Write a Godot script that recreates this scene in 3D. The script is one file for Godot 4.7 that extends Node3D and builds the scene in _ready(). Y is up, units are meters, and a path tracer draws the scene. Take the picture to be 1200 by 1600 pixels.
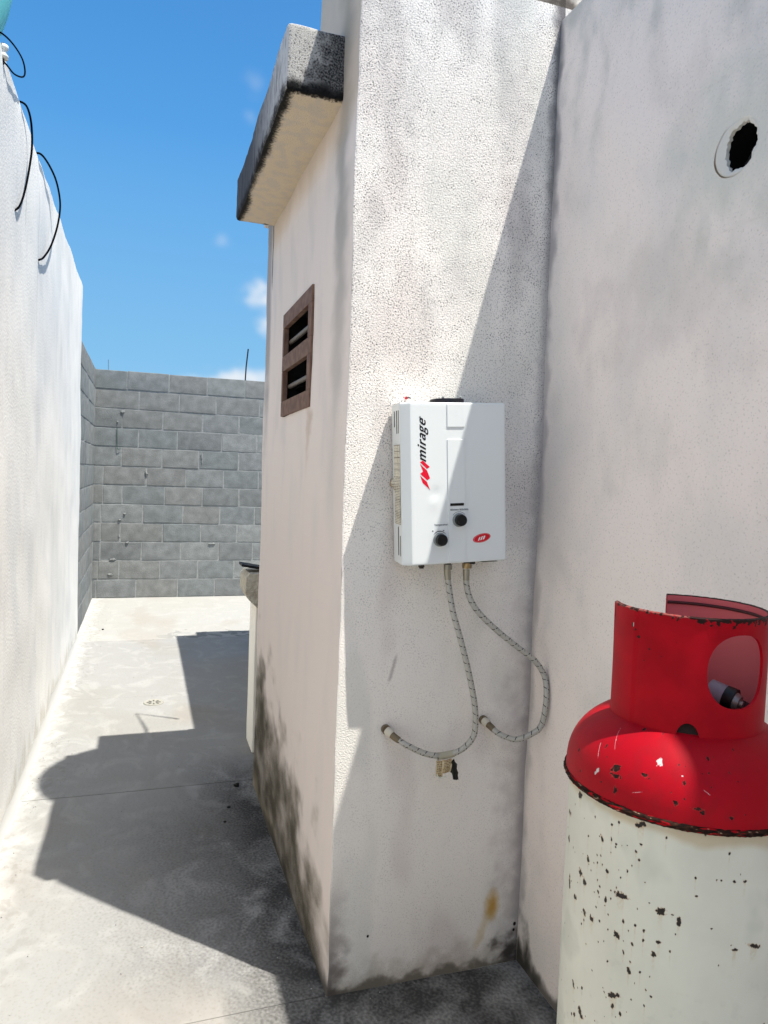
extends Node3D

# ---------------------------------------------------------------- mesh helpers
class Geo:
	var v := PackedVector3Array()
	var n := PackedVector3Array()
	var t := PackedVector2Array()
	var i := PackedInt32Array()
	var uvf: Callable = func(p: Vector3, u: float, w: float): return Vector2(u, w)
	# a grid of points f(u, w); the outside is on the side of du x dw
	func grid(us: Array, ws: Array, f: Callable, wrap := false, skip = null) -> void:
		var o := v.size()
		var nu := us.size()
		var nw := ws.size()
		for b in nw:
			for a in nu:
				var p: Vector3 = f.call(us[a], ws[b])
				v.append(p)
				n.append(Vector3.ZERO)
				t.append(uvf.call(p, us[a], ws[b]))
		for b in nw - 1:
			for a in nu - 1:
				if skip != null and skip.call((us[a] + us[a + 1]) / 2.0, (ws[b] + ws[b + 1]) / 2.0):
					continue
				var q := o + b * nu + a
				tri(q, q + nu + 1, q + 1)
				tri(q, q + nu, q + nu + 1)
		if wrap:
			for b in nw:
				var s := n[o + b * nu] + n[o + b * nu + nu - 1]
				n[o + b * nu] = s
				n[o + b * nu + nu - 1] = s
	func tri(a: int, b: int, c: int) -> void:
		i.append(a)
		i.append(b)
		i.append(c)
		var k := (v[c] - v[a]).cross(v[b] - v[a])
		n[a] += k
		n[b] += k
		n[c] += k
	# flat polygon (counter-clockwise seen from outside)
	func face(pts: Array) -> void:
		var o := v.size()
		for p in pts:
			v.append(p)
			n.append(Vector3.ZERO)
			t.append(uvf.call(p, 0.0, 0.0))
		for k in range(1, pts.size() - 1):
			tri(o, o + k + 1, o + k)
	func box(a: Vector3, b: Vector3) -> void:
		face([Vector3(a.x, a.y, b.z), Vector3(b.x, a.y, b.z), Vector3(b.x, b.y, b.z), Vector3(a.x, b.y, b.z)])
		face([Vector3(b.x, a.y, a.z), Vector3(a.x, a.y, a.z), Vector3(a.x, b.y, a.z), Vector3(b.x, b.y, a.z)])
		face([Vector3(b.x, a.y, b.z), Vector3(b.x, a.y, a.z), Vector3(b.x, b.y, a.z), Vector3(b.x, b.y, b.z)])
		face([Vector3(a.x, a.y, a.z), Vector3(a.x, a.y, b.z), Vector3(a.x, b.y, b.z), Vector3(a.x, b.y, a.z)])
		face([Vector3(a.x, b.y, b.z), Vector3(b.x, b.y, b.z), Vector3(b.x, b.y, a.z), Vector3(a.x, b.y, a.z)])
		face([Vector3(a.x, a.y, a.z), Vector3(b.x, a.y, a.z), Vector3(b.x, a.y, b.z), Vector3(a.x, a.y, b.z)])
	# lathe round y: profile points (radius, height), going upwards on the outside
	func lathe(pr: Array, seg := 48, at := Vector3.ZERO, a0 := 0.0, a1 := TAU) -> void:
		var us := []
		for k in seg + 1:
			us.append(float(k) / seg)
		var ws := range(pr.size())
		grid(us, ws, func(u, w):
			var a: float = lerp(a0, a1, 1.0 - u)
			return at + Vector3(pr[w].x * cos(a), pr[w].y, pr[w].x * sin(a)), absf(a1 - a0 - TAU) < 0.001)
	# a round tube along points
	func tube(pts: Array, r: float, seg := 10, rf = null) -> void:
		var count := pts.size()
		var up := Vector3.UP
		var fr := []
		var side := Vector3.ZERO
		var along := [0.0]
		for k in count:
			var d: Vector3 = (pts[mini(k + 1, count - 1)] - pts[maxi(k - 1, 0)]).normalized()
			if k == 0:
				if absf(d.dot(up)) > 0.9:
					up = Vector3.RIGHT
				side = d.cross(up).normalized()
			else:
				side = (side - d * side.dot(d)).normalized()
				along.append(along[k - 1] + pts[k].distance_to(pts[k - 1]))
			fr.append([side, side.cross(d)])
		var us := []
		for k in seg + 1:
			us.append(float(k) / seg)
		var keep := uvf
		uvf = func(p, u, w): return Vector2(u, along[int(w)])
		grid(us, range(count), func(u, w):
			var a: float = -u * TAU
			var rr: float = rf.call(float(w) / (count - 1)) if rf != null else r
			return pts[w] + (fr[w][0] * cos(a) + fr[w][1] * sin(a)) * rr, true)
		uvf = keep
		for e in [0, count - 1]:
			var rr2: float = rf.call(0.0 if e == 0 else 1.0) if rf != null else r
			var ring := []
			for k in seg:
				var a2: float = (k if e == 0 else -k) * TAU / seg
				ring.append(pts[e] + (fr[e][0] * cos(a2) + fr[e][1] * sin(a2)) * rr2)
			face(ring)
	func arrays() -> Array:
		var a := []
		a.resize(Mesh.ARRAY_MAX)
		for k in n.size():
			n[k] = n[k].normalized() if n[k].length_squared() > 1e-20 else Vector3.UP
		a[Mesh.ARRAY_VERTEX] = v
		a[Mesh.ARRAY_NORMAL] = n
		a[Mesh.ARRAY_TEX_UV] = t
		a[Mesh.ARRAY_INDEX] = i
		return a

var rng := RandomNumberGenerator.new()
var warp_x := FastNoiseLite.new()
var warp_f := FastNoiseLite.new()
var nz := {}

func numbered(parent: Node, called: String) -> String:
	if not parent.has_node(NodePath(called)):
		return called
	var k := 1
	while parent.has_node(NodePath("%s_%03d" % [called, k])):
		k += 1
	return "%s_%03d" % [called, k]

func build(called: String, geos: Array, mats: Array, parent: Node = self) -> MeshInstance3D:
	var m := ArrayMesh.new()
	for k in geos.size():
		m.add_surface_from_arrays(Mesh.PRIMITIVE_TRIANGLES, geos[k].arrays())
		m.surface_set_material(k, mats[k])
	return put(called, m, parent)

func put(called: String, m: Mesh, parent: Node = self) -> MeshInstance3D:
	var o := MeshInstance3D.new()
	o.name = numbered(parent, called)
	o.mesh = m
	parent.add_child(o, true)
	return o

func thing(called: String, label: String, category: String, at := Vector3.ZERO, group := "") -> Node3D:
	var o := Node3D.new()
	o.name = numbered(self, called)
	add_child(o, true)
	o.position = at
	tag(o, label, category, group)
	return o

func tag(o: Node, label: String, category := "", group := "") -> Node:
	o.set_meta("label", label)
	if category:
		o.set_meta("category", category)
	if group:
		o.set_meta("group", group)
	return o

func steps(a: float, b: float, cell: float, edge := 0.0) -> Array:
	var out := [a]
	if edge > 0.0:
		out.append(a + edge * 0.35)
		out.append(a + edge)
	var lo := a + edge
	var hi := b - edge
	var k := maxi(1, int(round((hi - lo) / cell)))
	for j in range(1, k):
		out.append(lerp(lo, hi, float(j) / k))
	if edge > 0.0:
		out.append(hi)
		out.append(b - edge * 0.35)
	out.append(b)
	return out

# hand-laid surfaces: everything plastered waves by a few millimetres
func wave(p: Vector3, amp: float) -> Vector3:
	var q := p * 1.0
	var s := Vector3(warp_x.get_noise_3d(q.x, q.y, q.z), warp_x.get_noise_3d(q.x + 31.0, q.y, q.z), warp_x.get_noise_3d(q.x, q.y + 47.0, q.z))
	var t := Vector3(warp_f.get_noise_3d(q.x, q.y, q.z), warp_f.get_noise_3d(q.x + 31.0, q.y, q.z), warp_f.get_noise_3d(q.x, q.y + 47.0, q.z))
	return p + s * amp + t * amp * 0.35

func soft(p: Vector3, a: Vector3, b: Vector3, r: float) -> Vector3:
	var c := p.clamp(a + Vector3.ONE * r, b - Vector3.ONE * r)
	var d := p - c
	return c + d.normalized() * r if d.length() > 1e-6 else p

# box with rounded, uneven edges; which face goes to which Geo: pick(normal) -> index
func rough_box(gs: Array, a: Vector3, b: Vector3, cell: float, r: float, amp: float, pick = null, only: Array = []) -> void:
	for ax in 3:
		for s in [0, 1]:
			var nn := Vector3.ZERO
			nn[ax] = 1.0 if s == 1 else -1.0
			if only.size() and not only.has(nn):
				continue
			var ua := (ax + 1) % 3
			var va := (ax + 2) % 3
			if s == 0:
				var h := ua
				ua = va
				va = h
			var g: Geo = gs[pick.call(nn) if pick != null else 0]
			g.grid(steps(a[ua], b[ua], cell, r), steps(a[va], b[va], cell, r), func(u, w):
				var p := Vector3.ZERO
				p[ua] = u
				p[va] = w
				p[ax] = b[ax] if s == 1 else a[ax]
				return wave(soft(p, a, b, r), amp))

func spline(p: Array, per := 6) -> Array:
	var out := []
	for k in p.size() - 1:
		var a: Vector3 = p[maxi(k - 1, 0)]
		var b: Vector3 = p[k]
		var c: Vector3 = p[k + 1]
		var d: Vector3 = p[mini(k + 2, p.size() - 1)]
		for j in per:
			out.append(b.cubic_interpolate(c, a, d, float(j) / per))
	out.append(p[p.size() - 1])
	return out

func points(flat: Array) -> Array:
	var out := []
	for k in range(0, flat.size(), 3):
		out.append(Vector3(flat[k], flat[k + 1], flat[k + 2]))
	return out

# ---------------------------------------------------------------- textures
func noise(seed_value: int, metres: float, octaves := 3, kind := FastNoiseLite.TYPE_SIMPLEX_SMOOTH) -> FastNoiseLite:
	var f := FastNoiseLite.new()
	f.seed = seed_value
	f.noise_type = kind
	f.frequency = 1.0 / metres
	f.fractal_octaves = octaves
	if octaves < 2:
		f.fractal_type = FastNoiseLite.FRACTAL_NONE
	return f

func paint(a0: float, a1: float, b0: float, b1: float, per_metre: float, f: Callable) -> ImageTexture:
	var w := clampi(int((a1 - a0) * per_metre), 4, 2048)
	var h := clampi(int((b1 - b0) * per_metre), 4, 2048)
	var data := PackedByteArray()
	data.resize(w * h * 3)
	var at := 0
	for y in h:
		var b: float = b1 - (y + 0.5) / h * (b1 - b0)
		for x in w:
			var c: Color = f.call(a0 + (x + 0.5) / w * (a1 - a0), b)
			data[at] = clampi(int(c.r * 255.0), 0, 255)
			data[at + 1] = clampi(int(c.g * 255.0), 0, 255)
			data[at + 2] = clampi(int(c.b * 255.0), 0, 255)
			at += 3
	var im := Image.create_from_data(w, h, false, Image.FORMAT_RGB8, data)
	im.generate_mipmaps()
	return ImageTexture.create_from_image(im)

# relief as a grey picture straight from a noise, metres per period given at that picture's scale
func relief(w: int, h: int, px_per_metre: float, f: FastNoiseLite, tile := false) -> ImageTexture:
	var k := f.frequency
	f.frequency = k / px_per_metre
	var im: Image = f.get_seamless_image(w, h, false, false, 0.15, true) if tile else f.get_image(w, h, false, false, true)
	f.frequency = k
	im.convert(Image.FORMAT_L8)
	return ImageTexture.create_from_image(im)

func mat(c: Color, rough: float, metal := 0.0) -> StandardMaterial3D:
	var m := StandardMaterial3D.new()
	m.albedo_color = c
	m.roughness = rough
	m.metallic = metal
	m.metallic_specular = 0.4
	return m

func wall_mat(albedo: Texture2D, bump: Texture2D, depth: float, rough := 0.95) -> StandardMaterial3D:
	var m := mat(Color.WHITE, rough)
	m.metallic_specular = 0.2
	m.albedo_texture = albedo
	if bump:
		m.heightmap_enabled = true
		m.heightmap_texture = bump
		m.heightmap_scale = depth
	return m

func tri_mat(c: Color, albedo: Texture2D, bump: Texture2D, scale: float, depth: float, rough := 0.92) -> StandardMaterial3D:
	var m := wall_mat(albedo, bump, depth, rough)
	m.albedo_color = c
	m.uv1_triplanar = true
	m.uv1_world_triplanar = true
	m.uv1_scale = Vector3.ONE * scale
	return m

func mix(a: Color, b: Color, t: float) -> Color:
	return a.lerp(b, clampf(t, 0.0, 1.0))

func ss(a: float, b: float, x: float) -> float:
	return smoothstep(a, b, x)

# ---------------------------------------------------------------- the place (metres; the alley runs towards -z)
const XW := 0.489      # face of the side wall with the window
const ZW := -1.808     # face of the wall with the heater
const XR := 1.062      # face of the wall on the right
const XL := -0.490     # face of the wall on the left
const ZB := -8.128     # face of the grey block wall

func _ready() -> void:
	rng.seed = 7
	warp_x = noise(3, 0.55, 2)
	warp_f = noise(5, 0.07, 2)
	camera_and_light()
	floors()
	utility_building()
	right_wall()
	left_wall()
	block_walls()
	rear_rooms()
	heater()
	hoses()
	gas_tank()
	laundry_sink()
	wires()
	small_things()

func camera_and_light() -> void:
	var cam := Camera3D.new()
	cam.name = "camera"
	cam.position = Vector3(0, 1.40, 0)
	cam.rotation_degrees = Vector3(-2.848, -18.391, 2.130)
	cam.fov = 70.55
	cam.near = 0.05
	cam.far = 500.0
	add_child(cam)
	cam.current = true
	var e := Environment.new()
	e.background_mode = Environment.BG_SKY
	var sky := Sky.new()
	var pm := PanoramaSkyMaterial.new()
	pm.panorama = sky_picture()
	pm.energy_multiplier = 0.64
	sky.sky_material = pm
	e.sky = sky
	e.tonemap_mode = Environment.TONE_MAPPER_LINEAR
	e.tonemap_exposure = 1.6
	e.sdfgi_enabled = true
	e.ssao_enabled = true
	e.ssil_enabled = true
	var we := WorldEnvironment.new()
	we.name = "world_environment"
	we.environment = e
	add_child(we)
	var sun := DirectionalLight3D.new()
	sun.name = "sun"
	sun.light_energy = 1.6
	sun.light_color = Color(1.0, 0.985, 0.955)
	sun.light_angular_distance = 0.5
	sun.shadow_enabled = true
	add_child(sun)
	sun.look_at_from_position(Vector3.ZERO, Vector3(-0.26, -1.0, -0.264), Vector3.FORWARD)

func sky_picture() -> ImageTexture:
	var w := 1024
	var h := 512
	var im := Image.create(w, h, false, Image.FORMAT_RGBF)
	var f := noise(11, 0.06, 4)
	var big := noise(12, 0.22, 3)
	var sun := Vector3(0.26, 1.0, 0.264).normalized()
	# small fair-weather clouds low over the end of the alley: azimuth, elevation, width, height in degrees, strength
	var puffs := [[8.4, 13.2, 1.5, 1.1, 1.0], [8.9, 11.2, 1.2, 0.9, 0.7], [7.0, 7.0, 2.3, 0.9, 1.0], [4.0, 6.5, 1.8, 0.5, 0.6], [7.4, 27.0, 0.9, 0.8, 0.13], [7.1, 25.0, 0.5, 0.4, 0.16], [5.2, 16.8, 0.8, 0.3, 0.35], [-25.0, 9.0, 6.0, 1.5, 0.7], [40.0, 11.0, 9.0, 2.5, 0.9], [120.0, 18.0, 12.0, 4.0, 0.8], [-110.0, 14.0, 11.0, 3.0, 0.8], [170.0, 22.0, 9.0, 3.0, 0.7]]
	for y in h:
		var el: float = 90.0 - (y + 0.5) / h * 180.0
		for x in w:
			var az: float = wrapf((x + 0.5) / w * 360.0, -180.0, 180.0)
			var d := Vector3(sin(deg_to_rad(az)) * cos(deg_to_rad(el)), sin(deg_to_rad(el)), -cos(deg_to_rad(az)) * cos(deg_to_rad(el)))
			var c := Color(0.31, 0.61, 0.86)
			if el >= 0.0:
				c = mix(Color(0.34, 0.66, 0.88), Color(0.105, 0.375, 0.80), pow(clampf(el / 24.0, 0.0, 1.0), 0.75))
				c = mix(c, Color(0.050, 0.245, 0.63), ss(18.0, 40.0, el))
				c = mix(c, Color(0.035, 0.16, 0.45), ss(40.0, 85.0, el))
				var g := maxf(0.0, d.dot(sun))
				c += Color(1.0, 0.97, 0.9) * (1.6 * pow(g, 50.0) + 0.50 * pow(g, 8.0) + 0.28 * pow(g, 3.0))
				if el < 40.0:
					for p in puffs:
						var da: float = wrapf(az - p[0], -180.0, 180.0) / p[2]
						var de: float = (el - p[1]) / p[3]
						if absf(da) > 2.5 or absf(de) > 2.5:
							continue
						var k := exp(-da * da - de * de) * (1.0 + 0.8 * f.get_noise_3d(d.x * 1.2, d.y * 2.4, d.z * 1.2)) + 0.55 * f.get_noise_3d(d.x * 3.0, d.y * 5.0, d.z * 3.0)
						c = mix(c, Color(0.80, 0.86, 0.92), ss(0.30, 1.0, k) * p[4])
			else:
				c = mix(Color(0.45, 0.52, 0.56), Color(0.30, 0.29, 0.27), clampf(-el / 12.0, 0.0, 1.0))
			im.set_pixel(x, y, c)
	return ImageTexture.create_from_image(im)

# ---------------------------------------------------------------- ground
func floors() -> void:
	var ground := Geo.new()
	ground.face([Vector3(-200, -0.08, 200), Vector3(200, -0.08, 200), Vector3(200, -0.08, -200), Vector3(-200, -0.08, -200)])
	build("ground", [ground], [tri_mat(Color(0.62, 0.58, 0.52), null, null, 1.0, 0.0)]).set_meta("kind", "structure")
	var big := noise(21, 0.9, 3)
	var mid := noise(22, 0.16, 4)
	var fine := noise(23, 0.012, 3)
	var swirl := noise(24, 0.35, 2)
	var fn := func(x: float, z: float) -> Color:
		var wx := x + swirl.get_noise_2d(x, z) * 0.10
		var wz := z + swirl.get_noise_2d(x + 9.0, z) * 0.10
		var m := mid.get_noise_2d(wx, wz * 0.8)
		var b := big.get_noise_2d(x, z)
		var f := fine.get_noise_2d(x, z)
		var c := Color(0.57, 0.568, 0.556)
		c = mix(c, Color(0.545, 0.535, 0.51), ss(-0.1, 0.6, b) * 0.5)
		c = mix(c, Color(0.68, 0.675, 0.655), ss(-0.05, 0.6, m) * 0.30)
		# trowel arcs
		var arc := sin((Vector2(wx + 0.9, wz + 2.4).length() + m * 0.05) * 62.0)
		c = mix(c, Color(0.56, 0.54, 0.50), ss(0.75, 1.0, arc) * 0.12)
		c = mix(c, Color(0.48, 0.46, 0.43), ss(0.28, 0.6, f) * 0.35)
		if z < -6.12:
			c = mix(c, Color(0.70, 0.69, 0.66), 0.4)
			c = mix(c, Color(0.42, 0.42, 0.41), ss(0.0, 0.25, m + 0.25 - absf(z + 6.2) * 2.4) * ss(0.0, 0.6, x + 0.1) * 0.6)
		# black mould at the foot of the side wall, where water stands
		var near_wall := (0.50 - x) + m * 0.16 + b * 0.10
		var span := ss(-3.75, -2.95, z) * ss(-1.2, -1.75, z)
		var damp := ss(0.40, 0.06, near_wall) * span
		damp = maxf(damp, ss(0.12, 0.0, absf(z - ZW - 0.02) + m * 0.08) * ss(0.35, 0.5, x) * 0.95)
		damp = maxf(damp, ss(0.13, 0.0, (XR - x) + m * 0.08) * ss(-2.0, -1.2, -absf(z + 1.2)) * 0.85)
		damp = maxf(damp, ss(0.75, 0.1, near_wall * 0.9) * ss(-3.3, -2.7, z) * ss(-1.75, -2.1, z) * 0.6)
		if z > ZW and x > 0.38:
			damp = maxf(damp, (0.08 + m * 0.8) * ss(0.38, 0.5, x))
		c = mix(c, Color(0.235, 0.23, 0.225), clampf(damp * (0.60 + f * 0.45 + m * 0.75 + b * 0.4), 0.0, 0.9))
		c = mix(c, Color(0.52, 0.46, 0.40), ss(0.15, 0.5, big.get_noise_2d(x + 7.0, z * 0.5 + 3.0)) * 0.16)
		# splashes of white plaster along the left wall
		c = mix(c, Color(0.74, 0.735, 0.715), ss(0.10, 0.0, x - XL - 0.03 + m * 0.10) * 0.5)
		c = mix(c, Color(0.44, 0.42, 0.39), ss(0.22, 0.05, x - XL + b * 0.12) * ss(0.05, 0.45, mid.get_noise_2d(x * 3.0, z * 2.2)) * 0.22)
		return c
	var tex := paint(-0.6, 1.1, -8.2, 0.2, 380.0, fn)
	var bump := relief(1024, 2048, 400.0, noise(25, 0.05, 4))
	var m1 := wall_mat(tex, bump, 0.12, 0.9)
	var patio := Node3D.new()
	patio.name = "concrete_floor"
	patio.set_meta("kind", "structure")
	add_child(patio)
	# slabs cast one after another, with open joints between them
	var joints := [2.6, -1.815, -3.238, -4.6, -6.115, -8.2]
	for k in joints.size() - 1:
		var g := Geo.new()
		g.uvf = func(p: Vector3, u: float, w: float): return Vector2((p.x + 0.6) / 1.7, (0.2 - p.z) / 8.4)
		rough_box([g], Vector3(-0.62, -0.075, joints[k + 1] + (0.0025 if k == 1 else 0.0008)), Vector3(2.4, 0.0, joints[k] - (0.0025 if k == 2 else 0.0008)), 0.12, 0.003, 0.0022, null, [Vector3(0, 1, 0), Vector3(0, 0, 1), Vector3(0, 0, -1)])
		build("slab", [g], [m1], patio)
	# fillet of plaster swept along the foot of the left wall
	var fil := Geo.new()
	var crumbs := noise(29, 0.12, 4)
	fil.uvf = func(p: Vector3, u: float, w: float): return Vector2(p.z * 0.7, u)
	fil.grid(steps(0, 1, 0.12), steps(-6.24, 2.0, 0.02), func(u, z):
		var s: float = 0.045 + 0.02 * crumbs.get_noise_1d(z * 0.3)
		var a: float = u * PI / 2.0
		return Vector3(XL - 0.008 + (s + 0.012) * (1.0 - sin(a)), -0.004 + (s + 0.012) * 1.3 * (1.0 - cos(a)), z))
	build("plaster_fillet", [fil], [mat(Color(0.65, 0.645, 0.63), 0.95)], patio)

# ---------------------------------------------------------------- the small building with the heater on it
func stucco(seed_value: int) -> FastNoiseLite:
	var f := noise(seed_value, 0.0058, 3)
	f.fractal_gain = 0.85
	return f

func utility_building() -> void:
	var b := thing("utility_building", "low white plastered building with black-stained eave and louvre window, in the middle", "building")
	# front wall
	var big := noise(31, 0.5, 3)
	var mid := noise(32, 0.07, 4)
	var pit := noise(33, 0.0052, 2)
	var fn := func(x: float, y: float) -> Color:
		var f := pit.get_noise_2d(x, y)
		var m := mid.get_noise_2d(x, y)
		var g := big.get_noise_2d(x * 1.6, y * 0.7)
		var c := Color(0.925, 0.90, 0.87)
		c = mix(c, Color(0.84, 0.80, 0.775), ss(0.1, 0.5, g) * 0.5)
		c = mix(c, Color(0.80, 0.80, 0.765), ss(0.1, 0.5, -g) * 0.35)
		c = mix(c, Color(0.33, 0.32, 0.31), ss(0.24, 0.60, f) * (0.48 + 0.55 * ss(-0.2, 0.4, m + g * 0.6)) * (0.20 + 0.80 * ss(0.8, 1.9, y)))  # specks: dirt in the pits, and the shade of the rough relief painted in
		# grime running down at the top and in the inner corner
		c = mix(c, Color(0.62, 0.61, 0.60), ss(-0.15, 0.65, big.get_noise_2d(x * 2.8 + 4.0, y * 0.8) + m * 0.25 + f * 0.12 + ss(2.2, 2.75, y) * 0.25) * 0.30 * ss(1.5, 2.1, y))
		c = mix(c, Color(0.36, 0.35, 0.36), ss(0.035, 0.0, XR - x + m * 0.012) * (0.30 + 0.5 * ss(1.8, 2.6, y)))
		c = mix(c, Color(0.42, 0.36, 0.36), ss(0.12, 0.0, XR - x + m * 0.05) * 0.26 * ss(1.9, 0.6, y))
		# damp foot and corner
		c = mix(c, Color(0.22, 0.21, 0.18), ss(0.030, 0.0, y - 0.004 + m * 0.03) * 0.62)
		c = mix(c, Color(0.50, 0.44, 0.36), ss(0.10, 0.02, y + m * 0.05) * 0.30)
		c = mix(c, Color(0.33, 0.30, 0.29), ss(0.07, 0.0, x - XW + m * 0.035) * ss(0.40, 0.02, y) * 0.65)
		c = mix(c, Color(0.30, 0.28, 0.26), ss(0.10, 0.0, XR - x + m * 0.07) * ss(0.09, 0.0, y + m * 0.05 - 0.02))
		# rust stain
		var d := Vector2((x - 0.975) / 0.020, (y - 0.180) / 0.032).length() + m * 0.5
		c = mix(c, Color(0.70, 0.50, 0.18), ss(1.7, 0.1, d) * 0.80)
		var run := absf(x - lerp(0.925, 0.962, clampf((y - 0.05) / 0.11, 0.0, 1.0))) / 0.013 + m * 0.8
		c = mix(c, Color(0.74, 0.62, 0.40), ss(1.6, 0.2, run) * ss(0.04, 0.08, y) * ss(0.19, 0.14, y) * 0.32)
		# pencil smudge above the hoses
		var sm := absf(x - 0.641 - (y - 0.88) * 0.26) / 0.006 + absf(f) * 1.2
		c = mix(c, Color(0.48, 0.44, 0.44), ss(1.6, 0.2, sm) * ss(0.845, 0.86, y) * ss(0.93, 0.905, y) * 0.45)
		# two drilled holes by the inner corner and one in the field
		for h in [Vector3(1.049, 0.112, 0.0045), Vector3(1.047, 0.094, 0.0035), Vector3(0.60, 0.151, 0.003)]:
			c = mix(c, Color(0.10, 0.09, 0.09), ss(h.z * 1.3, h.z * 0.7, Vector2(x - h.x, (y - h.y) * 0.8).length()))
		return c
	var ft := paint(XW, XR + 0.01, 0.0, 2.7, 758.0, fn)
	var fm := wall_mat(ft, relief(442, 2047, 758.0, stucco(34)), 0.14)
	# side wall
	var smid := noise(36, 0.16, 5)
	var sfn := func(z: float, y: float) -> Color:
		var m := smid.get_noise_2d(z * 0.55, y * 0.7)
		var f := pit.get_noise_2d(z + 4.0, y)
		var c := Color(0.905, 0.86, 0.83)
		c = mix(c, Color(0.845, 0.80, 0.775), ss(1.7, 0.9, y) * 0.8)
		c = mix(c, Color(0.80, 0.78, 0.765), ss(-0.1, 0.6, smid.get_noise_2d(z * 0.8 + 5.0, y * 0.3)) * 0.35)
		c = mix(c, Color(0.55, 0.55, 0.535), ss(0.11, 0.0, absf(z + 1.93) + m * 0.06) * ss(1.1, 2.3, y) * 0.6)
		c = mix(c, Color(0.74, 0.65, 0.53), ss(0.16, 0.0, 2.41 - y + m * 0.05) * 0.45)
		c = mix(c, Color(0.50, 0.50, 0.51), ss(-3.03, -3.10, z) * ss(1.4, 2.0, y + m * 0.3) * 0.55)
		c = mix(c, Color(0.25, 0.24, 0.23), ss(0.016, 0.004, absf(z + 3.035)) * ss(2.15, 2.4, y + m * 0.2) * 0.8)
		c = mix(c, Color(0.62, 0.52, 0.43), ss(0.06, 0.0, absf(z + 2.28 + m * 0.1)) * ss(1.35, 1.6, y) * ss(1.62, 1.58, y) * 0.35)
		# mould climbing from the floor
		var top := lerpf(0.30, 0.62, clampf((-z - 2.0) / 1.1, 0.0, 1.0))
		top *= ss(-1.78, -2.0, z) * 0.8 + 0.2
		var hgt := y - top - m * 0.28
		var mould := ss(0.10, -0.28, hgt)
		var streak := 0.80 + 0.55 * smid.get_noise_2d(z * 0.6 + 2.0, y * 0.9) + 0.22 * f
		c = mix(c, Color(0.27, 0.255, 0.215), mould * clampf(streak, 0.0, 1.0) * 0.92)
		c = mix(c, Color(0.62, 0.57, 0.49), ss(0.09, 0.02, y + m * 0.08) * ss(-2.4, -2.8, z) * 0.5)
		c = mix(c, Color(0.20, 0.195, 0.18), ss(0.05, 0.0, y + m * 0.05) * 0.7 * ss(-3.2, -2.6, z))
		return c
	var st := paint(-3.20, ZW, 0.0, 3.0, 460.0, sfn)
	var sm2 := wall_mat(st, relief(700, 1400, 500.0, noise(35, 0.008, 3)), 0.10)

	var gf := Geo.new()
	gf.uvf = func(p: Vector3, u: float, w: float): return Vector2((p.x - XW) / (XR + 0.01 - XW), (2.7 - p.y) / 2.7)
	rough_box([gf], Vector3(XW, -0.02, ZW - 0.13), Vector3(2.3, 2.87, ZW), 0.035, 0.007, 0.005, null, [Vector3(0, 0, 1), Vector3(0, 1, 0), Vector3(0, 0, -1)])
	build("front_wall", [gf], [fm], b)
	# side wall: a sheet with the window opening, its reveals and a back face
	var w0 := -2.729
	var w1 := -2.236
	var h0 := 1.608
	var h1 := 1.986
	var zs := steps(-3.19, w0, 0.05, 0.006)
	var mids := steps(w0, w1, 0.05)
	var outs := steps(w1, ZW, 0.05, 0.007)
	zs = zs.slice(0, zs.size() - 3) + [w0] + mids.slice(1, mids.size() - 1) + [w1] + outs.slice(3)
	var ys := steps(-0.02, h0, 0.05)
	var ym := steps(h0, h1, 0.05)
	var yt := steps(h1, 2.60, 0.05)
	ys = ys.slice(0, ys.size() - 1) + ym.slice(0, ym.size() - 1) + yt
	var gs := Geo.new()
	gs.uvf = func(p: Vector3, u: float, w: float): return Vector2((p.z + 3.20) / (3.20 + ZW), (3.0 - p.y) / 3.0)
	var lo := Vector3(XW, -0.5, -3.19)
	var hi := Vector3(XW + 0.13, 3.5, ZW)
	gs.grid(zs, ys, func(z, y): return wave(soft(Vector3(XW, y, z), lo, hi, 0.007), 0.005), false, func(z, y): return z > w0 and z < w1 and y > h0 and y < h1)
	# upper part beside the stair head
	gs.grid(steps(-2.262, ZW, 0.05, 0.007), steps(2.60, 2.87, 0.05), func(z, y): return wave(soft(Vector3(XW, y, z), Vector3(XW, -1, -2.262), Vector3(XW + 0.5, 2.874, ZW), 0.007), 0.005))
	var rv := Geo.new()  # reveals get a near-black colour in place of the opening's shade
	# end face, inner face and reveals
	gs.grid(steps(XW, XW + 0.5, 0.05, 0.006), steps(-0.02, 2.6, 0.1), func(x, y): return wave(soft(Vector3(XW + XW + 0.5 - x, y, -3.19), lo, Vector3(2.3, 3.5, ZW), 0.007), 0.005))
	gs.grid(zs, ys, func(z, y): return Vector3(XW + 0.12, y, minf(-3.19 + ZW - z, ZW - 0.05)), false, func(z, y): return -3.19 + ZW - z > w0 and -3.19 + ZW - z < w1 and y > h0 and y < h1)
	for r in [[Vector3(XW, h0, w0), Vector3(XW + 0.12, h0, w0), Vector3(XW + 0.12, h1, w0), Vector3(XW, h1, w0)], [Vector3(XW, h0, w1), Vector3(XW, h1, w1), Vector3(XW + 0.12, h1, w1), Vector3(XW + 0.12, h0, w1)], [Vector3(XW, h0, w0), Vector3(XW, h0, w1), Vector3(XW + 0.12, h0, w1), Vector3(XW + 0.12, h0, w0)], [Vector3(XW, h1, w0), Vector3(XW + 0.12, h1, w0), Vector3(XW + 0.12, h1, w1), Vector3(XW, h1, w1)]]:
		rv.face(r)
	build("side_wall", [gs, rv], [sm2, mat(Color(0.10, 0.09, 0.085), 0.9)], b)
	# roof, far and inner walls, block of the stair head
	var plain := tri_mat(Color(0.83, 0.80, 0.77), null, relief(512, 512, 500.0, noise(37, 0.01, 3), true), 1.0, 0.1)
	var gr := Geo.new()
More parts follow.
